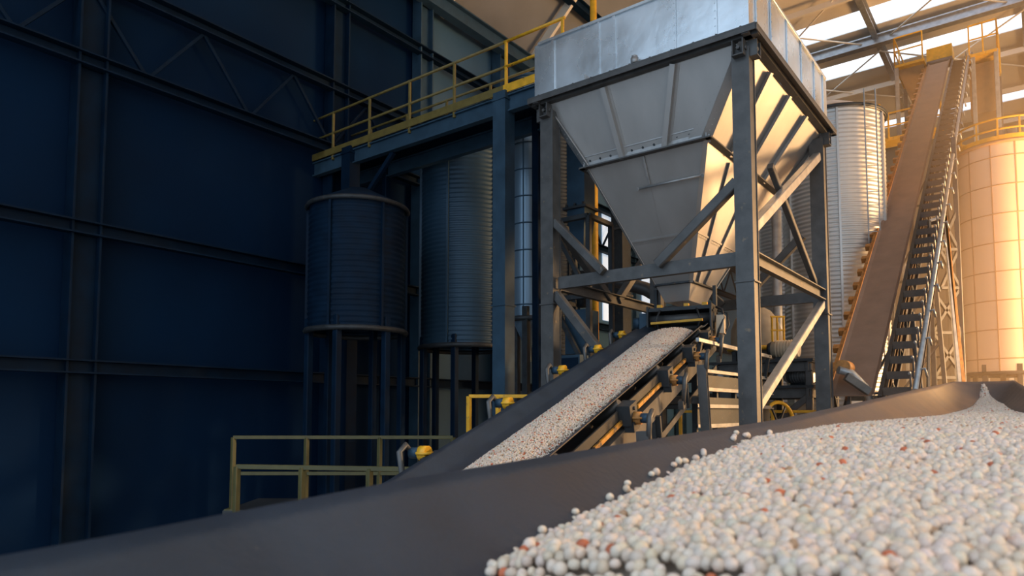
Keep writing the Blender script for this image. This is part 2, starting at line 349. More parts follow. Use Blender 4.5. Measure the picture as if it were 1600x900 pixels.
for s in (.26, .5, .74): rib(3, 1 - s, .02, 1 - s, .97, .09)
for s in (.3, .65): rib(1, s, .02, s, .97); rib(2, s, .02, s, .97)
# left corner angle (bright strip) and folded corner plates
for cidx in range(4):
    g = MB(); p, q = r0[cidx], r1[cidx]; cen = W(S1 / 2, S2 / 2, p.z); out = (p - cen); out.z = 0; out.normalize()
    g.prof(p, q, [(-.075, .012), (.075, .012), (.075, .03), (-.075, .03)], up=out)
    dd = (q - p); g.bolts([p + dd * t + out * .03 for t in np.linspace(.04, .96, 16)], out, .010, .01)
    sub('corner_strip', g, steel_lt if cidx == 1 else galv)
# diagonal fold plate at the near corner
n0 = fn(r0, r1, 0); a_, b_, c_ = on(r0, r1, 0, 0.015, .0), on(r0, r1, 0, .16, .985), on(r0, r1, 0, .0, .985)
g = MB(); vs = [a_ + n0 * .012, b_ + n0 * .012, c_ + n0 * .012]; g.add(vs + [v + n0 * .006 for v in vs], [(0, 1, 2), (5, 4, 3), (0, 3, 4, 1), (1, 4, 5, 2), (2, 5, 3, 0)])
g.bolts([lerp(a_, b_, t) + n0 * .015 + (c_ - b_).normalized() * .03 for t in np.linspace(.12, .95, 12)], n0, .010, .009); sub('corner_plate', g, galv)
# collar
g = MB(); BL = []; gl = MB(); CO = .05
for (p, q, n) in ((W(CA0 - CO, CB0, ZC), W(CA1 + CO, CB0, ZC), -U2), (W(CA0, CB0 - CO, ZC), W(CA0, CB1 + CO, ZC), -U1), (W(CA0 - CO, CB1, ZC), W(CA1 + CO, CB1, ZC), U2), (W(CA1, CB0 - CO, ZC), W(CA1, CB1 + CO, ZC), U1)):
    m_ = (p + q) / 2; L = (q - p).length; t = (q - p).normalized(); nn = n if t.cross(n).z > 0 else -n
    g.box(m_ + UP * .09 + n * .01, L, .012, .17, t, nn); gl.box(m_ + UP * .0 + n * .05, L + .06, .10, .022, t, nn); g.box(m_ + UP * .18 + n * .03, L, .07, .016, t, nn)
    BL += [(p + t * s + n * .016 + UP * (.11 + .03 * ((int(s * 10)) % 2)), n) for s in np.arange(.12, L, .19)]
cf = sub('collar_flange', g, steel_lt); gl.build('lower_lip', steel, cf); [MB().bolts([p], n, .018, .018).build('bolt', steel_dk, cf) for p, n in BL]
# lower cone
ZO = CZ + 2.15; OA0, OA1, OB0, OB1 = 1.60, 2.22, 1.75, 2.75
l0 = rect(CA0 + .03, CA1 - .03, CB0 + .03, CB1 - .03, ZC); l1 = rect(OA0, OA1, OB0, OB1, ZO)
frustum(l0, l1).build('lower_cone', galv, hop, 0.015)
for side, ts in ((0, (.62,)), (3, (.62,)), (1, (.62,)), (2, (.62,))):
    for t in ts: rib(side, .0, t, 1.0, t, .03, .012, l0, l1, flange=.02, name='seam_flange')
g = MB(); n = fn(l0, l1, 0)
g.bar(on(l0, l1, 0, .5, .0) + n * .03, on(l0, l1, 0, .5, .2) + n * .03, .03, .03); g.tube([on(l0, l1, 0, .62, .22) + n * .05, on(l0, l1, 0, -.02, .22) + n * .05], .018, 8)
g.bolts([on(l0, l1, 0, -.02, .22) + n * .05, on(l0, l1, 0, .62, .22) + n * .05], n, .03, .03); sub('clamp_rod', g, steel_lt)
g = MB(); g.bolts([on(l0, l1, 0, .5, t) + n * .005 for t in np.linspace(.25, .95, 9)], n, .009, .008)
p, q = on(l0, l1, 0, .5, .2), on(l0, l1, 0, .5, .98); g.prof(p, q, [(-.004, .008), (.004, .008), (.004, .012), (-.004, .012)], up=n); sub('seam_strip', g, galv)
for s in (.3, .62):
    rib(3, 1 - s, .02, 1 - s * .9, .98, .05, .012, l0, l1)
for cidx in range(4):
    g = MB(); p, q = l0[cidx], l1[cidx]; out = (p - W(S1 / 2, S2 / 2, p.z)); out.z = 0; out.normalize()
    g.prof(p, q, [(-.035, .012), (.035, .012), (.035, .02), (-.035, .02)], up=out); sub('corner_strip', g, galv)
# outlet spout
g = MB(); t = .05
for (p, q) in ((l1[0], l1[1]), (l1[1], l1[2]), (l1[2], l1[3]), (l1[3], l1[0])): g.bar(p, q, .12, .03)
sub('outlet_flange', g, steel_dk)
frustum(l1, rect(OA0 + .1, OA1 - .1, OB0 + .14, OB1 - .14, ZO - .28)).build('spout', galv, hop, .012)

# ================================================================== supporting frame
fr = thing('support_frame', 'dark steel four-legged braced frame standing under the hopper', 'frame', W(S1 / 2, S2 / 2, 0))
CW = .24
def colp(i, j): return (CW / 2 - .02 if i == 0 else S1 - CW / 2 + .02, CW / 2 - .02 if j == 0 else S2 - CW / 2 + .02)
for i in (0, 1):
    for j in (0, 1):
        a, b = colp(i, j); g = MB(); h = CW / 2 - .012
        g.box(W(a, b, (ZRIM - .1) / 2), CW, .014, ZRIM - .1, U1, U2) if False else None
        # wide-flange column: closed box with proud corner flanges
        g.box(W(a, b, (ZRIM - .12) / 2), CW - .03, CW - .03, ZRIM - .12, U1, U2)
        for sgn in (-1, 1): g.box(W(a, b + sgn * h, (ZRIM - .12) / 2), CW, .016, ZRIM - .12, U1, U2)
        g.box(W(a, b, CZ + 1.72), CW + .03, CW + .03, .02, U1, U2)
        g.build('column', steel, fr)
        g = MB(); g.box(W(a, b, .02), .42, .42, .04, U1, U2); g.build('base_plate', steel_dk, fr)
        for (da, db) in ((.0, -.14), (-.14, .0)):
            sa = da if i == 0 else -da; sb = db if j == 0 else -db
            g = MB(); c = W(a + sa, b + sb, ZRIM - .14); n = (U1 * sa + U2 * sb).normalized(); t = Vector((-n.y, n.x, 0))
            for sg in (-1, 1): g.box(c + t * sg * .07, .014, .16, .22, t, n)
            g.box(c - UP * .10, .16, .16, .016, t, n); g.bolts([c - n * .0 + UP * .0 + t * .076], t, .03, .02); g.bolts([c + n * .02], n, .025, .05); g.build('bracket', steel, fr)
ZM = CZ + 2.06
def mem(p, q, wd=.14, h=.14, name='brace', m=steel, up=UP): return MB().bar(p, q, wd, h, up).build(name, m, fr)
for (p, q) in (((CW, .1), (S1 - CW, .1)), ((.1, CW), (.1, S2 - CW)), ((S1 - .1, CW), (S1 - .1, S2 - CW)), ((CW, S2 - .1), (S1 - CW, S2 - .1))):
    MB().channel(W(*p, ZM), W(*q, ZM), .1, .19, .018, flip=1).build('beam', steel, fr); 
    MB().bar(W(*p, .5), W(*q, .5), .1, .14).build('beam', steel, fr)
# front face knee braces and lower diagonal
mem(W(.2, .06, CZ + 3.1), W(1.38, .06, ZM + .06)); mem(W(S1 - .2, .06, CZ + 3.05), W(2.28, .06, ZM + .06), .12, .12)
mem(W(S1 - .2, .1, CZ + 1.88), W(2.25, .1, CZ + .75), .14, .14)
# right face: long diagonals
mem(W(.08, .2, CZ + 2.45), W(.08, S2 - .25, CZ + 4.55), .13, .15, m=steel_lt)
mem(W(.16, S2 - .2, CZ + 2.2), W(.16, 1.4, CZ + 3.7), .09, .1); 
mem(W(.08, S2 - .2, CZ + 1.9), W(.08, .25, CZ + .05), .12, .13, m=steel_lt)
# left and rear faces
mem(W(S1 - .1, .3, CZ + 3.1), W(S1 - .1, 2.0, ZM)); mem(W(S1 - .1, S2 - .3, CZ + 3.4), W(S1 - .1, 2.3, ZM)); mem(W(.4, S2 - .1, CZ + 3.2), W(1.6, S2 - .1, ZM)); mem(W(S1 - .3, S2 - .1, CZ + 3.2), W(1.9, S2 - .1, ZM))
mem(W(S1 - .1, S2 - .3, CZ + 1.9), W(S1 - .1, .6, .6), .1, .1)

# ================================================================== discharge feeder under the spout
fd = thing('feeder', 'black belt feeder with rollers and yellow bar under the hopper spout', 'feeder', W(1.9, 2.0, CZ + 1.3))
CT = Vector((2.64, 11.2, 0)); CD = Vector((-2.84, -5.7, 0)).normalized(); CN = Vector((-CD.y, CD.x, 0)) * 1; CN = Vector((.895, -.446, 0))
fc = Vector((2.86, 11.55, CZ + 1.62))
def fb(u, v, z): return fc + CN * u - CD * v + UP * z       # u across, v towards the hopper
MB().box(fb(0, 0, .08), 1.05, .5, .06, CN, -CD).build('top_plate', steel_dk, fd)
MB().box(fb(0, .3, -.15), .95, .04, .42, CN, -CD).build('back_plate', steel_dk, fd)
for s in (-1, 1):
    g = MB(); g.box(fb(s * .52, 0, -.14), .03, .55, .56, CN, -CD); g.bolts([fb(s * .52 + s * .015, v, z) for v in (-.2, .2) for z in (-.3, .02)], CN * s, .02, .02); g.build('side_plate', steel_dk, fd)
MB().tube([fb(-.56, -.1, -.08), fb(.56, -.1, -.08)], .085, 16).build('roller', steel, fd)
MB().tube([fb(-.45, .12, -.2), fb(.45, .12, -.2)], .06, 16).build('roller', steel, fd)
MB().bar(fb(-.42, -.42, -.17), fb(.42, -.42, -.15), .04, .04).build('guard_bar', yellow, fd)
g = MB(); g.tube([fb(.56, 0, .1), fb(.66, -.05, .05), fb(.7, -.1, -.1), fb(.62, -.12, -.3), fb(.58, -.12, -.45)], .02, 8); g.tube([fb(.56, .1, .05), fb(.72, .1, .0), fb(.75, .05, -.2), fb(.66, .0, -.4)], .015, 8); g.build('hose', steel_dk, fd)
g = MB(); g.box(fb(.64, -.02, -.2), .12, .2, .3, CN, -CD); g.build('gearbox', cream, fd)
for s in (-1, 1): MB().tube([fb(s * .3, -.28, .06), fb(s * .36, -.33, -.1), fb(s * .32, -.31, -.28)], .018, 8).build('hanger', steel_dk, fd)
g = MB(); g.box(fb(-.62, 0, -.1), .16, .26, .3, CN, -CD); g.tube([fb(-.7, 0, -.1), fb(-.82, 0, -.1)], .1, 14); g.build('motor', steel_bl, fd)
for s in (-1, 1): MB().bar(fb(s * .5, .25, .05), fb(s * .5, .25, .5), .06).build('hanger_post', steel_dk, fd)
g = MB()
for s in (-.35, .1, .4): g.box(fb(s, -.1, .14), .08, .08, .07, CN, -CD)
g.build('clamp_block', yellow, fd)

# ================================================================== middle inclined conveyor
BTOP = Vector((2.64, 11.2, CZ + 1.24)); BBOT = Vector((-.2, 5.5, CZ - .55))
DV = (BBOT - BTOP); LEN0 = DV.length; DV = DV / LEN0; BN = CN; BU = BN.cross(DV).normalized()
if BU.z < 0: BU = -BU
TOPX = .35; LEN = LEN0 + 2.6
def cb(t, u, h): return BTOP + DV * t + BN * u + BU * h     # along (down), across, off the belt
pc = thing('belt_conveyor', 'black trough belt conveyor climbing to the hopper outlet, loaded with granules', 'conveyor', Vector((.8, 7.5, 0)))
HW = .52
def belt_h(u): 
    x = max(0, abs(u) - .22); return .62 * x if x < .28 else .62 * .28 + .9 * (x - .28)
us = np.linspace(-HW, HW, 27)
g = MB(); NT = 40
ts = np.linspace(-TOPX, LEN, NT)
vs = [cb(t, u, belt_h(u) * (1 if t > .3 else .75)) for t in ts for u in us]; m_ = len(us)
g.add(vs, [(i * m_ + j, i * m_ + j + 1, (i + 1) * m_ + j + 1, (i + 1) * m_ + j) for i in range(NT - 1) for j in range(m_ - 1)], True)
g.build('belt', rubber, pc, .016)
g = MB(); vs = [cb(t, u * .9, -.42) for t in ts for u in (-HW, HW)]; g.add(vs, [(2 * i, 2 * i + 1, 2 * i + 3, 2 * i + 2) for i in range(NT - 1)]); g.build('return_belt', rubber, pc, .016)
for s in (-1, 1):
    MB().channel(cb(-.3, s * .60, -.22), cb(LEN, s * .60, -.22), .09, .22, .014, up=BU, flip=(1 if s > 0 else -1)).build('stringer', steel, pc)
    MB().angle(cb(-.1, s * .62, -.62), cb(LEN, s * .62, -.62), .08, .012, up=BU).build('lower_chord', steel, pc)
    MB().bar(cb(-.2, s * .545, .04), cb(LEN, s * .545, .04), .018, .10, up=BU).build('skirt_board', steel_dk, pc)
    # worn yellow edge strips between idlers
    for t0 in (.5, 1.9, 3.3, 4.7):
        MB().bar(cb(t0, s * .575, -.03), cb(t0 + 1.0, s * .575, -.03), .025, .045, up=BU).build('edge_strip', amber, pc)
for t in (.7, 2.2, 3.7, 5.2, 6.7, 8.2):
    for s in (-1, 1): MB().bar(cb(t, s * .62, -.3), cb(t + .0, s * .62, -.62), .06, .06, up=DV).build('web_post', steel_dk, pc)
    MB().bar(cb(t, -.6, -.6), cb(t, .6, -.6), .06, .06, up=BU).build('cross_member', steel_dk, pc)
TS = (.55, 1.75, 3.15, 4.75, 6.4)
for t in TS:
    MB().tube([cb(t, -.22, -.075), cb(t, .22, -.075)], .055, 14).build('idler_roller', steel, pc)
    for s in (-1, 1):
        hh = 0 if s > 0 else .16
        MB().tube([cb(t, s * .24, -.07), cb(t, s * .54, belt_h(.54) - .085)], .055, 14).build('idler_roller', steel, pc)
        g = MB(); g.box(cb(t, s * .60, .03), .14, .24, .20, BN, DV); g.box(cb(t, s * .64, -.09), .10, .2, .1, BN, DV); g.bolts([cb(t, s * .675, z) for z in (0, .08)], BN * s, .02, .015)
        ib = g.build('idler_block', steel_dk, pc)
        g = MB(); g.tube([cb(t + .0, s * .66, -.02 + hh), cb(t + .0, s * .74, -.02 + hh)], [.065, .065], 14); g.ring(cb(t, s * .70, -.02 + hh), .07, .014, 10); 
        g.build('roller_end', rust if s > 0 else yellow, ib)
        g = MB(); g.tube([cb(t, s * .74, -.02 + hh), cb(t, s * .84, -.02 + hh)], .05, 14); g.build('bearing_cap', steel_bl, ib)
        g = MB(); pts = [cb(t, s * .84, .0 + hh), cb(t + .03, s * .86, .06 + hh), cb(t + .13, s * .86, .03 + hh), cb(t + .16, s * .85, -.10), cb(t + .13, s * .82, -.28)]
        g.tube(pts, [.022, .028, .028, .026, .022], 8); g.box(cb(t + .13, s * .80, -.28), .06, .1, .1, BN, DV); g.build('hanger', steel, ib)
# legs: pairs down to the floor
for t, wd in ((1.75, .12), (4.75, .12), (8.2, .12)):
    for s in (-1, 1):
        p = cb(t + .1, s * .78, -.12 if s > 0 else -.5); g = MB(); g.ibeam(Vector((p.x, p.y, 0)) + BN * s * .18 , p, wd, .12, .02, up=DV); g.box(Vector((p.x, p.y, .015)) + BN * s * .18, .24, .24, .03); g.build('leg', steel, pc)
    MB().bar(cb(t + .1, -.76, -.6), cb(t + .1, .76, -.6), .07, .1, up=BU).build('cross_member', steel, pc)
MB().tube([cb(-TOPX, -.5, -.20), cb(-TOPX, .5, -.20)], .2, 24).build('head_pulley', steel_dk, pc)
MB().tube([cb(LEN, -.5, -.20), cb(LEN, .5, -.20)], .2, 24).build('tail_pulley', steel_dk, pc)

# ================================================================== granules
def ico(sub):
    import bmesh
    bm = bmesh.new(); bmesh.ops.create_icosphere(bm, subdivisions=sub, radius=1.0)
    v = np.array([x.co[:] for x in bm.verts]); f = np.array([[q.index for q in fc.verts] for fc in bm.faces]); bm.free(); return v, f
ICO1, ICO2 = ico(1), ico(2)
def granules(name, batches, bed, parent=None):
    V, Fc, C = [], [], []; k = 0
    for pts, rad, colr, (iv, jf) in batches:
        n = len(pts); 
        sc = rad[:, None] * rng.uniform(.84, 1.16, (n, 3))
        v = pts[:, None, :] + iv[None] * sc[:, None, :] ; V.append(v.reshape(-1, 3))
        Fc.append((jf[None] + (np.arange(n) * len(iv))[:, None, None] + k).reshape(-1, 3)); C.append(np.repeat(colr, len(iv), 0)); k += n * len(iv)
    bv, bf = bed; V.append(bv); tri = []
    for q in bf: tri += [(q[0], q[1], q[2]), (q[0], q[2], q[3])]
    Fc.append(np.array(tri) + k); C.append(np.tile([[.30, .24, .19]], (len(bv), 1)))
    V = np.concatenate(V); Fc = np.concatenate(Fc); C = np.concatenate(C)
    me = bpy.data.meshes.new(name); me.vertices.add(len(V)); me.vertices.foreach_set('co', V.astype(np.float32).ravel())
    me.loops.add(len(Fc) * 3); me.loops.foreach_set('vertex_index', Fc.astype(np.int32).ravel())
    me.polygons.add(len(Fc)); me.polygons.foreach_set('loop_start', np.arange(0, len(Fc) * 3, 3, dtype=np.int32))
    me.polygons.foreach_set('use_smooth', np.ones(len(Fc), bool)); me.update(calc_edges=True)
    at = me.attributes.new('tint', 'FLOAT_COLOR', 'POINT'); at.data.foreach_set('color', np.hstack([C, np.ones((len(C), 1))]).astype(np.float32).ravel())
    me.materials.append(granm); o = bpy.data.objects.new(name, me); COL.objects.link(o); return o
def tints(n, red=.012, brown=.012):
    base = np.array([.68, .565, .465]); c = base[None] * rng.uniform(.86, 1.08, (n, 1)) * np.array([1, 1, 1]) + rng.normal(0, .012, (n, 3))
    warm = rng.random(n) < .25; c[warm] *= np.array([1, .95, .88])
    r = rng.random(n); c[r < red] = np.array([.50, .13, .055]) * rng.uniform(.8, 1.2, ((r < red).sum(), 1)); b = (r > red) & (r < red + brown); c[b] = np.array([.42, .25, .14])
    return np.clip(c, 0, .95)
# on the middle belt
def mid_lim(t): 
    l = -.34 + .09 * min(1, t / 4.5); return l, .42
def mid_h(t, u):
    l, r = mid_lim(t); x = (u - l) / (r - l); hb = lerp(belt_h(l), belt_h(r) - .02, x); return hb + .10 * max(0, 4 * x * (1 - x)) ** .7 + .01
pts = []; sp = .017
rows = int((LEN0 + 1.2 - .38) / (sp * .87))
for i in range(rows):
    t = .50 + i * sp * .87; l, r = mid_lim(t); n = int((r - l) / sp)
    for j in range(n):
        u = l + (j + .5 * (i % 2)) * sp; 
        tt = t + random.uniform(-.006, .006); uu = u + random.uniform(-.006, .006); 
        if t < .55 and abs((uu - l) / (r - l) - .5) < .0: continue
        p = cb(tt, uu, mid_h(t, uu) + random.uniform(-.005, .008)); pts.append(p[:])
pts = np.array(pts); rd = .0098 * rng.uniform(.8, 1.25, len(pts))
ls = np.linspace(.48, LEN0 + 1.2, 40); bv = []; bf = []
for i, t in enumerate(ls):
    l, r = mid_lim(t)
    for j in range(15):
        u = lerp(l, r, j / 14); bv.append(cb(t, u, mid_h(t, u) - .012)[:])
for i in range(39):
    for j in range(14): bf.append((i * 15 + j, i * 15 + j + 1, (i + 1) * 15 + j + 1, (i + 1) * 15 + j))
o = granules('granules', [(pts, rd, tints(len(pts), .05, .05), ICO1)], (np.array(bv), bf))
tag(o, 'layer of small white and reddish fertiliser granules riding the middle conveyor', 'granules', kind='stuff')

# ================================================================== near conveyor (foreground trough)
LA, LB = Vector((-.167, 1.2, 0)), Vector((4.79, 7.5, 0)); FD = (LB - LA).normalized(); FN = Vector((FD.y, -FD.x, 0))
lat0 = LA.dot(FN); sA = LA.dot(FD); SEND = LB.dot(FD)
pxs = [(650, 750), (1000, 692), (1210, 658), (1350, 628), (1440, 607), (1490, 597)]
sz = []
for px, py in pxs:
    d = P(px, py, 1.0) - Vector((0, 0, CZ)); t = lat0 / d.dot(FN); q = d * t; sz.append((q.dot(FD), q.z))
sz = [(-1.5, sz[0][1] - .11), (.3, sz[0][1] - .035)] + sz; print('rim', sz, 'send', SEND)
def rimz(s): return CZ + float(np.interp(s, [a for a, _ in sz], [b for _, b in sz]))
def latR(s): return float(np.interp(s, [-1.5, 0, 6.2, SEND], [.45, .28, -.16, -.33]))
def depth(s): return float(np.interp(s, [-1.5, 5.2, 7.3, 8.3, SEND], [.21, .215, .27, .16, .008]))
def trough_h(s, off, wid):
    x = min(1, max(0, min(off, wid - off) / (wid / 2))); return depth(s) * (1 - (1 - x) ** 2)
def ft(s, off):
    wid = latR(s) - lat0; return FD * s + FN * (lat0 + off) + UP * (rimz(s) - trough_h(s, off, wid))
fcv = thing('trough_conveyor', 'wide black rubber trough conveyor filling the foreground, heaped with granules', 'conveyor', (FD * 3.5 + FN * -.5))
ss = np.concatenate([np.linspace(-1.5, SEND, 90)]); NU = 36; g = MB(); vs = []
for s in ss:
    wid = latR(s) - lat0; vs += [ft(s, wid * (j / (NU - 1))) for j in range(NU)]
    
for j in range(1, 9):                        # the belt turning over the head pulley
    a = j / 8 * PI; R = .16; wid = latR(SEND) - lat0; s = SEND + R * math.sin(a)
    vs += [FD * s + FN * (lat0 + wid * (q / (NU - 1))) + UP * (rimz(SEND) - .01 - R + R * math.cos(a)) for q in range(NU)]
nr = len(vs) // NU
g.add(vs, [(i * NU + j, i * NU + j + 1, (i + 1) * NU + j + 1, (i + 1) * NU + j) for i in range(nr - 1) for j in range(NU - 1)], True)
g.build('belt', rubber, fcv, .014)
wE = latR(SEND) - lat0
MB().tube([FD * SEND + FN * (lat0 + .01) + UP * (rimz(SEND) - .175), FD * SEND + FN * (lat0 + wE - .01) + UP * (rimz(SEND) - .175)], .145, 24).build('head_pulley', steel, fcv)
for side in (0, 1):
    g = MB(); prevp = None
    for s in np.linspace(-1.5, SEND, 24):
        wid = latR(s) - lat0; q = FD * s + FN * (lat0 + (-.0 if side == 0 else wid) + (.09 if side == 0 else -.09)) + UP * (rimz(s) - .40)
        if prevp is not None: g.bar(prevp, q, .07, .14)
        prevp = q
    g.build('stringer', steel_dk, fcv)
for s in (.2, 2.2, 4.2, 6.2, 8.3):
    for off in (.1, -.1):
        wid = latR(s) - lat0; q = FD * s + FN * (lat0 + (off if off > 0 else wid + off)) ; g = MB(); g.bar(q, q + UP * (rimz(s) - .45), .09, .09); g.box(q + UP * .01, .2, .2, .02); g.build('leg', steel_dk, fcv)
for s in np.arange(-.8, 6.4, 1.2):
    wid = latR(s) - lat0; p = FD * s + FN * (lat0 + .1) + UP * (rimz(s) - .34); q = FD * s + FN * (lat0 + wid - .1) + UP * (rimz(s) - .34); MB().bar(p, q, .06, .05).build('idler_frame', steel_dk, fcv)
# granule heap
def bedz(s): return CZ + float(np.interp(s, [-.3, .3, .8, 1.2, 2.3, 3.25, 5.2, 7.3, 7.8, 8.2, 8.5, 8.85], [-.36, -.315, -.240, -.200, -.102, -.072, -.058, -.008, .06, .155, .245, .315]))
def offL(s):
    q = min(.97, max(.02, (rimz(s) - bedz(s)) / depth(s))); wid = latR(s) - lat0; return (1 - math.sqrt(1 - q)) * wid / 2 + max(0, .81 - s) * 1.6
def offR(s): return max(.03, (offL(s) - max(0, .81 - s) * 1.6) * .6)
def lims(s):
    wid = latR(s) - lat0
    if s < 7.3: return offL(s), wid - offR(s)
    return float(np.interp(s, [7.3, 7.8, 8.3, 8.8], [offL(7.3), .262, .275, .262])), float(np.interp(s, [7.3, 8.3, 8.8], [latR(7.3) - lat0 - offR(7.3), .37, .285]))
def heap(s, off):
    a, b = lims(s); x = min(1, max(0, (off - a) / (b - a)))
    cr_ = float(np.interp(s, [0, 1.0, 3.0, 5.0, 8.0], [.045, .045, .022, .012, .02]))
    return lerp(ft(s, a).z, ft(s, b).z, x) + cr_ * max(0, 4 * x * (1 - x)) ** .8
near, far = [], []; sp = .0170; s = .25; i = 0
S2END = SEND - .12
while s < S2END:
    a, b = lims(s); n = int((b - a) / sp) + 1
    for j in range(n):
        o_ = a + (j + .5 * (i % 2)) * sp + random.uniform(-.006, .006); s_ = s + random.uniform(-.006, .006)
        if o_ > b: continue
        if s < 2.6 and o_ - a < .03 and random.random() < .35: continue
        z = heap(s, min(max(o_, a), b)) + random.uniform(-.003, .0045)
        q = FD * s_ + FN * (lat0 + o_); (near if s < 2.6 else far).append((q.x, q.y, z))
        if s < 2.0 and random.random() < .08: near.append((q.x + .008, q.y + .006, z + .009))
    if s < 2.6:                             # stray granules resting on the bare belt
        for _ in range(1):
            if random.random() < .2:
                o_ = a - abs(random.gauss(0, .010)); q = ft(s, o_); near.append((q.x, q.y, q.z + .014))
    s += sp * .87; i += 1
near = np.array(near); far = np.array(far)
bv, bf = [], []; ls = np.linspace(.1, S2END, 80)
for s in ls:
    a, b = lims(s); a += .008; b -= .008
    for j in range(25): o_ = lerp(a, b, j / 24); q = FD * s + FN * (lat0 + o_); bv.append((q.x, q.y, heap(s, o_) - .013))
for i in range(len(ls) - 1):
    for j in range(24): bf.append((i * 25 + j, i * 25 + j + 1, (i + 1) * 25 + j + 1, (i + 1) * 25 + j))
o = granules('granules', [(near, .0091 * rng.uniform(.82, 1.18, len(near)), tints(len(near), .016, .006), ICO2), (far, .0094 * rng.uniform(.82, 1.18, len(far)), tints(len(far), .02, .03), ICO1)], (np.array(bv), bf))
tag(o, 'heap of round white fertiliser granules with red ones in the foreground trough', 'granules', kind='stuff')
print('granules', len(near), len(far), len(pts))

# ================================================================== steel skid beside the middle conveyor
sk = thing('equipment_skid', 'grey panelled steel skid with horizontal rails right of the middle conveyor', 'skid', W(.95, 2.0, 0))
for z, h in ((CZ + .40, .20), (CZ + .08, .26)): pass
MB().box(W(1.0, 2.1, CZ + .42), 3.3, .04, .24, U2, -U1).build('panel', steel_dk, sk)
MB().box(W(1.0, 2.1, CZ + .13), 3.3, .04, .16, U2, -U1).build('panel', steel_dk, sk)
MB().box(W(1.0, 2.1, CZ - .08), 3.3, .04, .26, U2, -U1).build('panel', steel_dk, sk)
for z in (.57, .30, .05, -.24): MB().angle(W(.97, .42, CZ + z), W(.97, 3.8, CZ + z), .055, .012, fx=1).build('rail', steel_lt, sk)
for b in (.5, 1.3, 2.1, 2.9, 3.7): MB().bar(W(1.04, b, 0), W(1.04, b, CZ + .55), .07, .07, up=U2).build('post', steel_dk, sk)
MB().bar(W(.9, .3, CZ + 1.02), W(.9, 3.6, CZ + .98), .05, .06).build('tie_bar', steel_lt, sk)
for b in (.4,3.5): MB().bar(W(.98, b, CZ + .55), W(.9, b, CZ + 1.0), .06, .06, up=U2).build('post', steel_dk, sk)

# helper builders for background equipment ------------------------------------------------
def corr(R, z0, z1, pitch=.11, amp=.012):
    n = int((z1 - z0) / pitch * 4); return [(R + amp * math.sin(2 * PI * (i / 4.0)), z0 + (z1 - z0) * i / n) for i in range(n + 1)]
def silo(label, c, R, z0, z1, m, roofm_=None, conical=True, corrug=True, cat='silo', strips=6, cone_bottom=False, legs=6, bands=0, band_m=None, rail=False, name='silo', seams=True):
    c = Vector((c.x, c.y, 0)); t = thing(name, label, cat, c); g = MB()
    prof = corr(R, z0, z1) if corrug else [(R, z0), (R, z1)]
    g.lathe(c, prof, 56); g.build('shell', m, t)
    g = MB(); g.lathe(c, [(R + .05, z1 - .05), (R + .07, z1), (R * .98, z1 + .08), (R * .25, z1 + R * .45), (0.001, z1 + R * .47)] if conical else [(R + .05, z1 - .04), (R + .06, z1 + .03), (.001, z1 + .05)], 48); g.build('roof', roofm_ or m, t)
    g = MB(); g.ring(c + UP * z1, R + .05, .05); g.build('top_ring', steel_dk if not band_m else band_m, t)
    for j in range(strips):
        a = 2 * PI * j / strips - 1.9; g = MB(); p = c + Vector((math.cos(a), math.sin(a), 0)) * (R + (.025 if corrug else .004)); g.box(p + UP * (z0 + z1) / 2, *((.06, .05) if corrug else (.01, .03)), z1 - z0, Vector((math.cos(a), math.sin(a), 0)), Vector((-math.sin(a), math.cos(a), 0))); g.build('stiffener' if corrug else 'seam_strip', m if corrug or not bands else band_m, t)
    for j in range(bands):
        z = lerp(z0, z1, (j + .5) / bands); g = MB(); g.ring(c + UP * z, R + .004, .016); g.build('band', band_m or m, t)
    if cone_bottom:
        zb = z0 - R * 1.7; g = MB(); g.lathe(c, [(R, z0), (R * .2, zb), (R * .2, zb - .3)], 40); g.build('cone', m, t)
    if legs:
        for j in range(legs):
            a = 2 * PI * j / legs + .35; p = c + Vector((math.cos(a), math.sin(a), 0)) * (R * .96); MB().bar(p, p + UP * (z0 + .25), .14, .14).build('leg', steel_nv if m in (silo_bl, steel_nv) else steel_dk, t)
        if z0 > .4:
            g = MB(); g.ring(c + UP * z0, R + .03, .06); g.build('skirt_ring', steel_dk, t)
    return t, c
def ring_rail(t, c, R, z, h=1.0, m=yellow, n=14):
    for zz in (h, h * .5): g = MB(); g.ring(c + UP * (z + zz), R, .03); g.build('handrail', m, t)
    g = MB(); g.lathe(c, [(R - .35, z), (R + .04, z), (R + .04, z + .12), (R + .02, z + .12)], 48, smooth=False); g.build('walkway', m, t)
    for j in range(n):
        a = 2 * PI * j / n; p = c + Vector((math.cos(a), math.sin(a), 0)) * R; MB().bar(p + UP * z, p + UP * (z + h), .045, .045).build('rail_post', m, t)

# right corrugated silo
t, c = silo('tall shiny corrugated silo right behind the hopper frame', P(1312, 643, 18), 1.25, .6, P(1312, 196, 18).z, silo_m, legs=8)
g = MB(); a = math.radians(-75); q = c + Vector((math.cos(a), math.sin(a), 0)) * 1.38
for sgn in (-.14, .14): g.bar(q + Vector((sgn, 0, .6)), q + Vector((sgn, 0, 11.2)), .03)
for z in np.arange(1, 11, .33): g.bar(q + Vector((-.14, 0, z)), q + Vector((.14, 0, z)), .02)
g.build('ladder', steel_lt, t)
t2, c2 = silo('corrugated silo shadowed between the hopper column and the shiny silo', P(1238, 643, 21), .95, .6, P(1238, 300, 21).z, silo_m, legs=6)
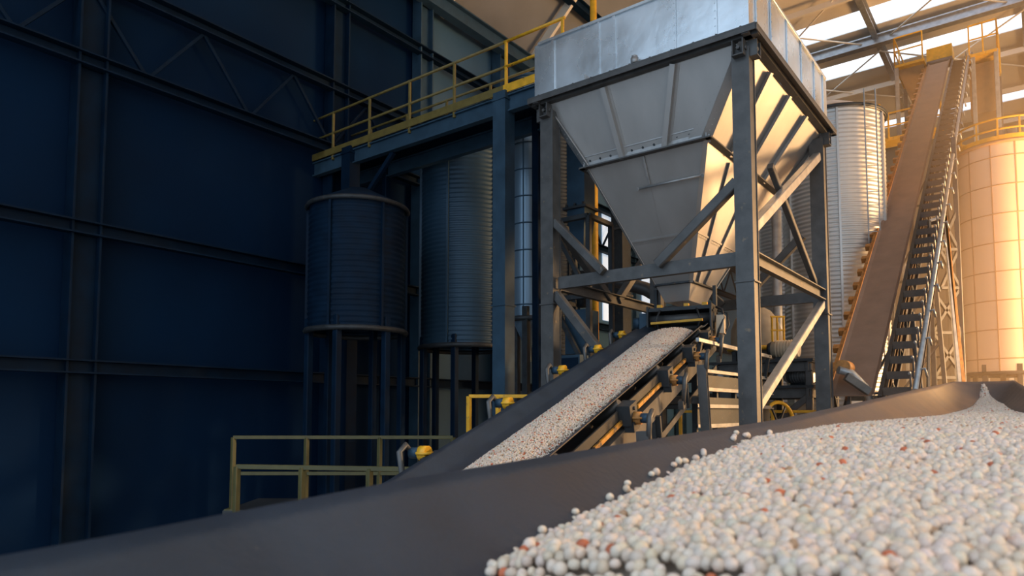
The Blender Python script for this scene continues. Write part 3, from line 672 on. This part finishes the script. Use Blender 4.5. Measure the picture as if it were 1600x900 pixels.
# big cream tank
t, c = silo('cream storage tank with yellow railed top at the right edge', P(1583, 643, 20), 1.12, P(1575, 585, 20).z, P(1575, 240, 20).z, tank_m, corrug=False, conical=False, strips=12, bands=8, band_m=seam_m, cat='tank', name='storage_tank', legs=8)
ring_rail(t, c, 1.16, P(1575, 240, 20).z + .05, .62)
g = MB()
for j, a in enumerate((-2.2, -1.7, -1.3)): q = c + Vector((math.cos(a), math.sin(a), 0)) * .6; g.tube([q + UP * (P(1575, 240, 20).z), q + UP * (P(1575, 240, 20).z + .55)], .13, 14)
g.build('vent_pipe', steel_lt, t)

# left silos
silo('dark blue corrugated silo with cone roof left of the catwalk column', P(727, 643, 17), 1.1, P(727, 545, 17).z, P(727, 208, 17).z, silo_bl, corrug=True)
silo('slim smooth banded bin with cone bottom between two left columns', P(826, 643, 15), .36, P(826, 500, 15).z, P(826, 130, 15).z, mat('pale_blue_sheet', (.20, .29, .38), .35, .5, .2, 2, streak=True), corrug=False, strips=3, bands=9, band_m=steel_bl, cone_bottom=True, legs=3, cat='bin', name='storage_bin')
silo('narrow dark corrugated silo seen behind the left frame column', P(866, 643, 20), .60, .5, P(866, 190, 20).z, silo_dk)
silo('low dark blue bin with cone bottom at far left of the hall', P(555, 643, 14.5), 1.0, P(560, 520, 14.5).z, P(560, 330, 14.5).z, steel_nv, corrug=True, cone_bottom=False, cat='bin', name='storage_bin')

# vertical duct and chute tower behind the left leg
du = thing('chute_tower', 'blue grey square chute tower with bolted flange behind the hopper', 'chute', Vector((P(910, 643, 14.2).x, P(910, 643, 14.2).y, 0)))
dx = P(910, 643, 14.2)
def dp(px, py): return Vector((dx.x, dx.y, P(px, py, 14.2).z))
MB().box((dp(0, 165) + dp(0, 335)) / 2, .42, .42, dp(0, 165).z - dp(0, 335).z, U1, U2).build('duct', steel_bl, du)
g = MB(); g.box(dp(0, 328), .56, .56, .05, U1, U2); g.bolts([dp(0, 328) + U1 * a - U2 * .25 + UP * .02 for a in (-.2, 0, .2)], UP, .03, .06); g.build('flange', steel_dk, du)
g = MB(); r_0 = [dp(0, 335) + U1 * a * .21 + U2 * b * .21 for a, b in ((-1, -1), (1, -1), (1, 1), (-1, 1))]; r_1 = [dp(0, 400) + U1 * a * .12 + U2 * b * .12 for a, b in ((-1, -1), (1, -1), (1, 1), (-1, 1))]
g.add(r_0 + r_1, [(0, 1, 5, 4), (1, 2, 6, 5), (2, 3, 7, 6), (3, 0, 4, 7)]); g.build('taper', steel_bl, du, .01)
for a, b in ((-.45, -.45), (.45, -.45), (-.45, .45), (.45, .45)): q = Vector((dx.x, dx.y, 0)) + U1 * a + U2 * b; MB().bar(q, q + UP * dp(0, 350).z, .1, .1).build('post', steel_dk, du)
for z in (dp(0, 350).z, dp(0, 470).z, dp(0, 560).z):
    for (p, q) in (((-.45, -.45), (.45, -.45)), ((-.45, -.45), (-.45, .45)), ((.45, -.45), (.45, .45))):
        MB().bar(Vector((dx.x, dx.y, z)) + U1 * p[0] + U2 * p[1], Vector((dx.x, dx.y, z)) + U1 * q[0] + U2 * q[1], .1, .1).build('beam', steel_dk, du)
MB().bar(Vector((dx.x, dx.y, dp(0, 350).z)) + U1 * .45 - U2 * .45, Vector((dx.x, dx.y, dp(0, 470).z)) - U1 * .45 - U2 * .45, .09, .09).build('brace', steel_dk, du)
MB().bar(Vector((dx.x, dx.y, dp(0, 470).z)) + U1 * .45 - U2 * .45, Vector((dx.x, dx.y, dp(0, 590).z)) - U1 * .45 - U2 * .45, .09, .09).build('brace', steel_dk, du)
MB().box(Vector((dx.x, dx.y, dp(0, 520).z)), .5, .5, .9, U1, U2).build('cabinet', steel_bl, du)
MB().tube([Vector((dx.x, dx.y, dp(0, 425).z)), Vector((dx.x, dx.y, dp(0, 480).z))], [.14, .10], 16).build('drum', steel_dk, du)

be = thing('bucket_elevator', 'tall dark square elevator casing behind the hopper left side', 'elevator', Vector((P(973, 643, 16.6).x, 16.6, 0)))
q = Vector((P(973, 643, 16.6).x, 16.6, 0)); ze = P(973, 170, 16.6).z
MB().box(q + UP * ze / 2, .30, .42, ze, U1, U2).build('casing', steel_dk, be)
for z in np.arange(1.2, ze, 1.6): MB().box(q + UP * z, .38, .50, .05, U1, U2).build('flange', steel, be)
MB().box(q + UP * (ze + .2), .5, .7, .4, U1, U2).build('head', steel, be)
cbx = thing('control_cabinet', 'dark blue control cabinet on posts by the left hopper leg', 'cabinet', Vector((P(893, 643, 12.6).x, 12.6, 0)))
q = Vector((P(893, 643, 12.6).x, 12.6, 0)); MB().box(q + UP * P(0, 590, 12.6).z, .55, .3, .8, U1, U2).build('body', steel_bl, cbx)
MB().box(q + UP * P(0, 590, 12.6).z - U2 * .16, .48, .02, .7, U1, U2).build('door', steel_nv, cbx)
for sg in (-.22, .22): MB().bar(q + U1 * sg, q + U1 * sg + UP * (P(0, 590, 12.6).z - .4), .06, .06).build('post', steel_dk, cbx)
# big round pipe running behind the hopper, and branches
pp = tag(MB().tube([P(905, 470, 15.4), P(925, 447, 15.2), P(960, 438, 15.0), P(1010, 452, 14.8), P(1040, 470, 14.6)], .15, 14).build('duct_pipe', steel), 'brown grey bent duct pipe passing behind the hopper frame beam', 'pipe')
tag(MB().tube([P(1180, 400, 17), P(1180, 470, 17), P(1168, 500, 17), P(1168, 643, 17), Vector((P(1168, 643, 17).x, 17, 0))], .09, 12).build('duct_pipe', steel_lt), 'thin vertical light pipe behind the near frame column', 'pipe')
tag(MB().tube([Vector((P(1213, 643, 16).x, 16, 0)), P(1213, 330, 16)], .11, 12).build('duct_pipe', steel_lt), 'pale vertical pipe just right of the near frame column', 'pipe')

# dryer drum with dome and yellow guard behind the near column
dr = thing('mixer_drum', 'cream dome-topped mixer drum with yellow guard behind the near column', 'mixer', Vector((P(1188, 643, 14.5).x, 14.5, 0)))
cx = Vector((P(1184, 643, 14.5).x, 14.5, 0)); zt = P(1184, 478, 14.5).z
g = MB(); g.lathe(cx, [(.0015, zt), (.15, zt - .03), (.3, zt - .12), (.42, zt - .28), (.50, zt - .5), (.52, zt - .95)], 40); g.build('dome', dome_m, dr)
g = MB(); g.lathe(cx, [(.52, zt - .95), (.25, zt - 1.7), (.3, zt - 1.9)], 40); g.build('cone', steel, dr)
g = MB(); g.ring(cx + UP * (zt - .93), .55, .05, 40); g.build('rim_ring', yellow, dr)
for j in range(6): a = j * PI / 3 + .2; q = cx + Vector((math.cos(a), math.sin(a), 0)) * .5; MB().bar(q, q + UP * (zt - .95), .09, .09).build('leg', steel_dk, dr)
g = MB(); q0 = P(1206, 490, 13.8); q1 = P(1226, 490, 13.8)
for px in (1206, 1214, 1224): p = P(px, 495, 13.7); g.bar(p, p - UP * .55, .035)
for dz in (0, .27, .55): g.bar(P(1204, 495, 13.7) - UP * dz, P(1226, 495, 13.7) - UP * dz, .035)
g.build('guard_cage', yellow, dr)

# catwalk ------------------------------------------------------------------------------
cwk = thing('catwalk', 'high steel catwalk with yellow handrails crossing behind the hopper', 'catwalk', Vector((-.12, 13, 0)))
CW0 = Vector((-.12, 13.0, 0)) + U1 * -4.2; ZW = P(790, 150, 13).z
def cwp(t, v, z): return Vector((-.12, 13, 0)) + U1 * t + U2 * v + UP * z
g = MB(); c_ = [cwp(-1.4, 0, ZW), cwp(9.0, 0, ZW), cwp(9.0, 1.1, ZW), cwp(-1.4, 1.1, ZW)]; g.add(c_ + [v + UP * .05 for v in c_], [(0, 3, 2, 1), (4, 5, 6, 7), (0, 1, 5, 4), (1, 2, 6, 5), (2, 3, 7, 6), (3, 0, 4, 7)]); g.build('deck', steel_nv, cwk)
for v in (0, 1.1): MB().ibeam(cwp(-1.4, v, ZW - .18), cwp(9, v, ZW - .18), .14, .34, .03).build('girder', steel_bl, cwk)
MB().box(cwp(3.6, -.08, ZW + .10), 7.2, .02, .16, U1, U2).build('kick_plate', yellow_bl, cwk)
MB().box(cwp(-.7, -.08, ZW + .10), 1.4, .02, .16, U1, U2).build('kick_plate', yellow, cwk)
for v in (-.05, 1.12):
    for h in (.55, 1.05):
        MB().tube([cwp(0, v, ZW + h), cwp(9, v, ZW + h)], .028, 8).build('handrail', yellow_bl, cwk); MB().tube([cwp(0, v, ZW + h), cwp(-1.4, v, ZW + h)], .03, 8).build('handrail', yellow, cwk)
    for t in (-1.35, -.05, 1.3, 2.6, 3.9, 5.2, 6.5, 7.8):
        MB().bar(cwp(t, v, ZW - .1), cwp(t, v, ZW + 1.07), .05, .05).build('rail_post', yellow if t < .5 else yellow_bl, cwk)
for t in (.05, 4.6):
    g = MB(); q = cwp(t, .0, 0); g.box(q + UP * (ZW + .05) / 2, .30, .30, ZW + .05, U1, U2); [g.box(q + UP * z, .34, .34, .03, U1, U2) for z in (2.5, 5.2, ZW - .1)]; g.build('column', steel_bl if t < 1 else steel_nv, cwk)
    MB().bar(cwp(t, 1.1, 0), cwp(t, 1.1, ZW), .16, .16).build('column', steel_nv, cwk)
MB().bar(cwp(4.6, .05, ZW - 1.6), cwp(3.2, .05, ZW - .35), .1, .1).build('brace', steel_nv, cwk)
# yellow post against the roof above the hopper casing
tag(MB().tube([Vector((P(926, 0, 18).x, 18, 0)), P(926, -140, 18)], .09, 12).build('vertical_pipe', yellow), 'thick yellow vertical pipe rising behind the hopper casing', 'pipe')
# conveying pipe between left silo top and column
tag(MB().tube([P(727, 205, 17), P(727, 186, 17), P(760, 165, 16.6), P(800, 150, 16.2)], .12, 12).build('duct_pipe', steel_bl), 'blue grey pipe leaving the top of the left silo', 'pipe')

# ground-level yellow guard rails, left
def guard(label, p, q, n, h=1.1, m=yellow, z0=0.0):
    p = Vector((p.x, p.y, z0)); q = Vector((q.x, q.y, z0)); t = thing('guard_rail', label, 'railing', p)
    for hh in (h, h * .5): MB().bar(p + UP * hh, q + UP * hh, .05, .05).build('rail', m, t)
    for j in range(n): r = lerp(p, q, j / (n - 1)); MB().bar(r, r + UP * h, .06, .06).build('post', m, t); MB().box(r + UP * .01, .16, .16, .02).build('foot', m, t)
    return t
# a raised platform on the left carrying rails and drives
pf = thing('work_platform', 'dark raised steel platform left of the middle conveyor', 'platform', Vector((-1.2, 10.3, 0)))
def pfp(x, y, z): return Vector((x, y, z))
MB().box(pfp(-1.9, 10.6, CZ - 1.45), 4.4, 1.4, .10).build('deck', steel_dk, pf)
for x in (-4.0, -1.9, .1):
    for y in (10.0, 11.2): MB().bar(pfp(x, y, 0), pfp(x, y, CZ - 1.5), .12, .12).build('leg', steel_nv, pf)
for y in (10.0, 11.2): MB().bar(pfp(-4.1, y, CZ - 1.6), pfp(.25, y, CZ - 1.6), .08, .2).build('beam', steel_nv, pf)
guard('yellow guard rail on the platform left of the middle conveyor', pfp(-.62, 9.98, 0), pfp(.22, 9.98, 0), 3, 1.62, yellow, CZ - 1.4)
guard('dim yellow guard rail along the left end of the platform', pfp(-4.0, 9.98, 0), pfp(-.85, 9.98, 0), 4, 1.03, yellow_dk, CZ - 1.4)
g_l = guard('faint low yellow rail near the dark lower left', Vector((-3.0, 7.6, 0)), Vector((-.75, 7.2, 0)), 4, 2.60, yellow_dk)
# drive units on the platform
def motor(label, c, ax, r=.13, L=.4, m=steel_bl, m2=yellow):
    t = thing('electric_motor', label, 'motor', c - UP * (r + .06)); ax = ax.normalized()
    g = MB(); g.tube([c - ax * L / 2, c + ax * L / 2], r, 18)
    for j in range(7): g.tube([c + ax * (-L * .35 + j * L * .11 - .008), c + ax * (-L * .35 + j * L * .11 + .008)], r * 1.13, 18)
    g.build('housing', m, t)
    MB().tube([c + ax * L / 2, c + ax * (L / 2 + .08)], [r * 1.05, r * .8], 18).build('end_cap', m2, t)
    MB().box(c - UP * (r + .03), L * .7, r * 1.4, .06, ax, Vector((-ax.y, ax.x, 0))).build('foot', steel_dk, t); return t
# back side clutter: steelwork rack between conveyor and rear columns
rk = thing('pipe_rack', 'low dark steel rack of beams behind the right frame leg', 'rack', W(1.4, 5.6, 0))
for b in (4.6, 5.6, 6.6):
    for a in (0.5, 2.3): MB().bar(W(a, b, 0), W(a, b, CZ + .9), .12, .12, up=U2).build('post', steel, rk)
for z in (CZ - .2, CZ + .35, CZ + .85):
    for a in (0.5, 2.3): MB().channel(W(a, 4.5, z), W(a, 6.7, z), .08, .18, .015).build('beam', steel, rk)
    for b in (4.6, 6.6): MB().channel(W(0.5, b, z), W(2.3, b, z), .08, .18, .015).build('beam', steel, rk)
MB().bar(W(0.5, 4.6, CZ - .9), W(2.3, 4.6, CZ + .8), .09, .12).build('brace', steel_lt, rk)
MB().bar(W(0.5, 4.6, CZ + .3), W(2.3, 4.6, CZ - 1.2), .09, .12).build('brace', steel, rk)
def wheel(label, c, R, n, m=yellow):
    t = thing('belt_guard', label, 'guard', c - UP * R); g = MB(); n = n.normalized(); x = n.cross(UP).normalized()
    pts = [c + x * R * math.cos(2 * PI * k / 28) + UP * R * math.sin(2 * PI * k / 28) for k in range(29)]; g.tube(pts, .035, 8); g.build('rim', m, t)
    for k in range(3): a = k * PI / 3; MB().bar(c + (x * math.cos(a) + UP * math.sin(a)) * R, c - (x * math.cos(a) + UP * math.sin(a)) * R, .03, .03, up=n).build('spoke', steel_dk, t)
    MB().tube([c - n * .06, c + n * .06], .07, 12).build('hub', m, t)
    MB().bar(c - UP * R, Vector((c.x, c.y, 0)), .08, .08).build('stand', steel_dk, t); return t
wheel('round yellow wheel guard low behind the near frame column', W(.9, 4.0, CZ - .25), .42, -U1 - U2 * .4)
guard('yellow guard rail low between the near and right frame legs', W(.2, 4.42, 0), W(3.0, 4.42, 0), 4, CZ - .0)
guard('yellow guard rail at the foot of the shiny silo', W(-2.2, 7.1, 0), W(.4, 7.1, 0), 4, 1.1, yellow, CZ + .5 - 1.0) if False else None
motor('cream motor on the rack right of the near column', W(1.0, 4.9, CZ + 1.22), U1, .16, .5, cream, steel_dk)
motor('pale motor lying low behind the diagonal brace', W(.8, 5.2, CZ + .71), U1 + U2 * .3, .15, .5, steel_lt, cream)
tb = tag(MB().box(W(1.4, 5.6, CZ + .97), 2.0, 2.2, .05, U1, U2).build('rack_shelf', steel_dk), 'dark plate shelf on top of the steel rack', 'shelf')
tb.parent = rk; tb.location = -rk.location; del tb['label']; del tb['category']
tb2 = MB().box(W(1.4, 5.6, CZ + .47), 2.0, 2.2, .05, U1, U2).build('rack_shelf', steel_dk, rk)

# ================================================================== tall inclined conveyor, right
TB = Vector((6.46, 12.8, CZ + .75)); TT = Vector((16.6, 26.0, CZ + 13.45)); TD = (TT - TB).normalized(); TL = (TT - TB).length; TN = -U1
TU = TN.cross(TD).normalized(); TU = TU if TU.z > 0 else -TU
TB = TB - TD * .9; TL += .9
def tb_(t, u, h): return TB + TD * t + TN * u + TU * h
tcv = thing('inclined_conveyor', 'tall steep inclined conveyor with brown belt rising to the roof', 'conveyor', Vector((8, 15, 0)))
g = MB(); pr = [(-.36, .05), (-.30, .0), (.30, .0), (.36, .05), (.36, .03), (.30, -.02), (-.30, -.02), (-.36, .03)]
g.prof(tb_(0, 0, .1), tb_(TL, 0, .1), pr, up=TU); g.build('belt', brownbelt, tcv)
for s in (-1, 1): MB().channel(tb_(0, s * .40, -.05), tb_(TL, s * .40, -.05), .07, .26, .02, up=TU, flip=s).build('stringer', steel_dk if s > 0 else rust, tcv)
for s in (-1, 1): MB().bar(tb_(0, s * .40, -.9), tb_(TL - .5, s * .40, -.9), .08, .08, up=TU).build('lower_chord', steel_dk, tcv)
N = 34
for i in range(N):
    t = .4 + i * (TL - .8) / (N - 1)
    for s in (-1, 1): MB().bar(tb_(t, s * .40, -.1), tb_(t + .5 * (1 if i % 2 else -1) if 0 < i < N - 1 else t, s * .40, -.9), .04, .04, up=TN).build('lattice_bar', steel_dk, tcv)
    g = MB(); g.box(tb_(t, -.50, .02), .16, .14, .12, TN, TD); g.build('idler_bracket', rust, tcv)
# stair beside the belt: treads, curved stanchions and the bright handrail
st = thing('stair', 'steep stair of dark treads and pale handrail beside the inclined conveyor', 'stair', Vector((8.6, 14.5, 0)))
NS = 44
for i in range(NS):
    t = .3 + i * (TL - .8) / (NS - 1); c = tb_(t, .68, .02)
    g = MB(); g.box(c, .44, .26, .03, TN, U2); g.box(c + U2 * -.13 + UP * -.06, .44, .02, .13, TN, U2); g.build('tread', steel_br, st)
    g = MB(); q = tb_(t, .88, .02); g.tube([q, q + UP * .20 - U2 * .02, q + UP * .27 - U2 * .10, q + UP * .24 - U2 * .17], .02, 6); g.build('stanchion', steel_lt, st)
MB().tube([tb_(0, .98, .18), tb_(TL, .98, .18)], .045, 10).build('handrail', steel_lt, st)
MB().channel(tb_(0, .92, -.1), tb_(TL, .92, -.1), .05, .2, .015, up=TU).build('stringer', steel_br, st)
MB().channel(tb_(0, .46, -.1), tb_(TL, .46, -.1), .05, .2, .015, up=TU).build('stringer', steel_br, st)
for i in range(22):
    t = .6 + i * (TL - 1) / 21; MB().tube([tb_(t, .98, .18), tb_(t, 1.08, .22), tb_(t, 1.1, .05)], .025, 6).build('rail_bracket', steel_lt, st)
# trestles under it
for k_, t in enumerate((4.5, 9.5, 14.5)):
    q = tb_(t, 0, -.9); tr = thing('conveyor_trestle', ['short braced trestle under the lower inclined conveyor', 'middle braced trestle under the inclined conveyor', 'tallest braced trestle under the upper inclined conveyor'][k_], 'trestle', Vector((q.x, q.y, 0)))
    for s in (-1, 1): MB().bar(tb_(t, s * .42, -.92), Vector((q.x, q.y, 0)) + TN * s * .8, .11, .11, up=U2).build('leg', steel, tr)
    nz = int(q.z / 1.6)
    for j in range(nz):
        z0, z1 = q.z * j / nz, q.z * (j + 1) / nz; w0, w1 = lerp(.8, .42, j / nz), lerp(.8, .42, (j + 1) / nz); b_ = Vector((q.x, q.y, 0))
        MB().bar(b_ + TN * -w0 + UP * z0, b_ + TN * w1 + UP * z1, .06, .06, up=U2).build('brace', steel, tr)
        if j: MB().bar(b_ + TN * -w0 + UP * z0, b_ + TN * w0 + UP * z0, .06, .06).build('cross_bar', steel, tr)
# head drive and platform
hp = thing('head_platform', 'yellow railed platform with drive at the top of the inclined conveyor', 'platform', Vector((TT.x, TT.y, 0)))
HZ = P(1500, 116, 26.5).z
def hpp(u, v, z): return Vector((TT.x, TT.y, 0)) + TN * u + U2 * v + UP * z
MB().box(hpp(-.95, .6, HZ + .25), 1.0, 2.4, .1, TN, U2).build('deck', yellow, hp); MB().box(hpp(1.35, .6, HZ - .15), 1.0, 2.6, .1, TN, U2).build('deck', yellow, hp)
def railrun(p, q, n, h, m=yellow):
    for hh in (h, h / 2): MB().bar(p + UP * hh, q + UP * hh, .045, .045).build('handrail', m, hp)
    for j in range(n): r = lerp(p, q, j / (n - 1)); MB().bar(r, r + UP * h, .05, .05).build('rail_post', m, hp)
railrun(hpp(1.0, -.7, HZ - .1), hpp(1.85, -.7, HZ - .1), 3, 1.1); railrun(hpp(1.85, -.7, HZ - .1), hpp(1.85, 1.9, HZ - .1), 3, 1.1); railrun(hpp(-1.45, -.6, HZ + .3), hpp(-.5, -.6, HZ + .3), 2, 1.1); railrun(hpp(-1.45, -.6, HZ + .3), hpp(-1.45, 1.8, HZ + .3), 3, 1.1)
g = MB(); g.box(hpp(0, .4, CZ + 13.9), .85, .9, .5, TN, U2); g.build('drive_hood', yellow, hp)
MB().tube([tb_(TL, -.42, .0), tb_(TL, .42, .0)], .2, 20).build('head_pulley', steel_dk, hp)
for (u, v) in ((1.8, -.6), (1.8, 1.8), (1.1, -.6), (-1.4, -.5), (-1.4, 1.7)):
    MB().bar(hpp(u, v, 0), hpp(u, v, HZ - .1 if u > 0 else HZ + .25), .14, .14, up=U2).build('leg', steel_lt if v < 0 else steel, hp)
MB().box(hpp(1.35, .7, HZ - 1.3), .8, 2.0, 1.9, TN, U2).build('bin', ochre, hp)
r_0 = [hpp(-.95 + a * .45, .6 + b * .9, HZ + .2) for a, b in ((-1, -1), (1, -1), (1, 1), (-1, 1))]; r_1 = [hpp(-.75 + a * .15, .6 + b * .2, HZ - 1.3) for a, b in ((-1, -1), (1, -1), (1, 1), (-1, 1))]
g = MB(); g.add(r_0 + r_1, [(0, 1, 5, 4), (1, 2, 6, 5), (2, 3, 7, 6), (3, 0, 4, 7)]); g.build('chute', ochre, hp, .02)
# lattice tower right of the stair
lt = thing('lattice_tower', 'slender braced lattice tower between stair and cream tank', 'tower', Vector((P(1490, 643, 17.5).x, 17.5, 0)))
xs = [P(1462, 643, 18.5), P(1508, 643, 18.5)]; zt_ = P(1500, 215, 18.5).z
for q in xs: MB().bar(Vector((q.x, q.y, 0)), Vector((q.x, q.y, zt_ if q is xs[1] else P(0, 430, 18.5).z)), .12, .12).build('leg', steel, lt)
for j, (ya, yb) in enumerate(((590, 520), (520, 450), (450, 390), (390, 330))):
    za, zb = P(0, ya, 18.5).z, P(0, yb, 18.5).z; x0, x1 = xs[0].x, xs[1].x
    if j > 1: x0 = lerp(x0, x1, .35)
    MB().bar(Vector((x0, 18.5, za)), Vector((x1, 18.5, zb)), .08, .08).build('brace', steel, lt); MB().bar(Vector((x1, 18.5, za)), Vector((x0, 18.5, zb)), .08, .08).build('brace', steel, lt); MB().bar(Vector((x0, 18.5, za)), Vector((x1, 18.5, za)), .09, .09).build('cross_bar', steel, lt)
# A-frame leaning posts in front of the tank
af = thing('leaning_frame', 'tall pale leaning A-frame of two struts before the cream tank', 'frame', Vector((P(1490, 643, 16).x, 16, 0)))
top = P(1476, 338, 16)
for (px, m) in ((1512, steel_lt), (1524, rust)): q = P(px, 643, 16); q.z = 0; MB().bar(q, top, .07, .09).build('strut', m, af)
MB().bar(P(1476, 338, 16), P(1452, 345, 16), .06, .06).build('cross_bar', steel_lt, af)
MB().bar(P(1452, 345, 16), Vector((P(1440, 643, 16).x, 16, 0)), .06, .06).build('strut', steel, af)
# yellow catwalk far behind, between silo and tall conveyor
fw = thing('rear_walkway', 'yellow railed walkway high behind the silo and tall conveyor', 'walkway', Vector((P(1400, 643, 27).x, 27, 0)))
zf = P(1400, 238, 27).z; q0, q1 = P(1330, 643, 27), P(1440, 643, 27); q0.z = q1.z = zf; q1 = q0 + (-U1) * 3.4
MB().box((q0 + q1) / 2, 3.6, .8, .12, -U1, U2).build('deck', yellow, fw)
for h in (.5, 1.0): MB().bar(q0 + UP * h - U2 * .4, q1 + UP * h - U2 * .4, .05, .05).build('handrail', yellow, fw)
for j in range(5): r = lerp(q0, q1, j / 4) - U2 * .4; MB().bar(r, r + UP * 1.0, .06, .06).build('rail_post', yellow, fw)
for j in (0, 1): r = lerp(q0, q1, j); MB().bar(Vector((r.x, r.y, 0)), r, .16, .16).build('column', steel, fw)
MB().bar(q0 - UP * 1.5, q0 + UP * 1.6 + (q1 - q0) * .4, .08, .08).build('brace', yellow, fw)
# tail frame at the foot of the tall conveyor
tf = thing('tail_frame', 'pale steel tail frame and curved arm at the foot of the tall conveyor', 'frame', Vector((P(1345, 643, 12.4).x, 12.4, 0)))
b_ = P(1325, 643, 12.4)
MB().tube([P(1310, 578, 12.2), P(1330, 583, 12.2), P(1352, 605, 12.2), P(1364, 640, 12.2)], .07, 10).build('curved_arm', steel_lt, tf)
MB().bar(P(1322, 588, 12.0), P(1358, 612, 12.0), .09, .14).build('link', steel, tf)
g = MB(); g.tube([P(1318, 574, 12.3) - U2 * .1, P(1318, 574, 12.3) + U2 * .3], .13, 16); g.build('pulley', rust, tf)
for px in (1326, 1362, 1392, 1410): q = P(px, 620, 12.6); MB().bar(Vector((q.x, q.y, 0)), q, .08, .08).build('post', steel, tf)
MB().bar(P(1322, 622, 12.6), P(1414, 622, 12.6), .08, .1).build('cross_bar', steel, tf)

# ================================================================== tinted haze volume added for the warm glow on the right
hz = MB(); c = [Vector(v) for v in ((9.5, 11, .1), (26, 11, .1), (26, 34, .1), (9.5, 34, .1))]; hz.add(c + [v + UP * 13 for v in c], [(3, 2, 1, 0), (4, 5, 6, 7), (0, 1, 5, 4), (1, 2, 6, 5), (2, 3, 7, 6), (3, 0, 4, 7)])
hm = bpy.data.materials.new('glow_haze'); hm.use_nodes = True; n_ = hm.node_tree; n_.nodes.remove(n_.nodes['Principled BSDF'])
vs_ = n_.nodes.new('ShaderNodeVolumeScatter'); vs_.inputs['Color'].default_value = (1, .72, .46, 1); vs_.inputs['Density'].default_value = .035
n_.links.new(vs_.outputs[0], n_.nodes['Material Output'].inputs['Volume'])
tag(hz.build('glow_haze', hm), 'added warm haze giving a glow around the cream tank and tall conveyor', 'haze', kind='stuff')
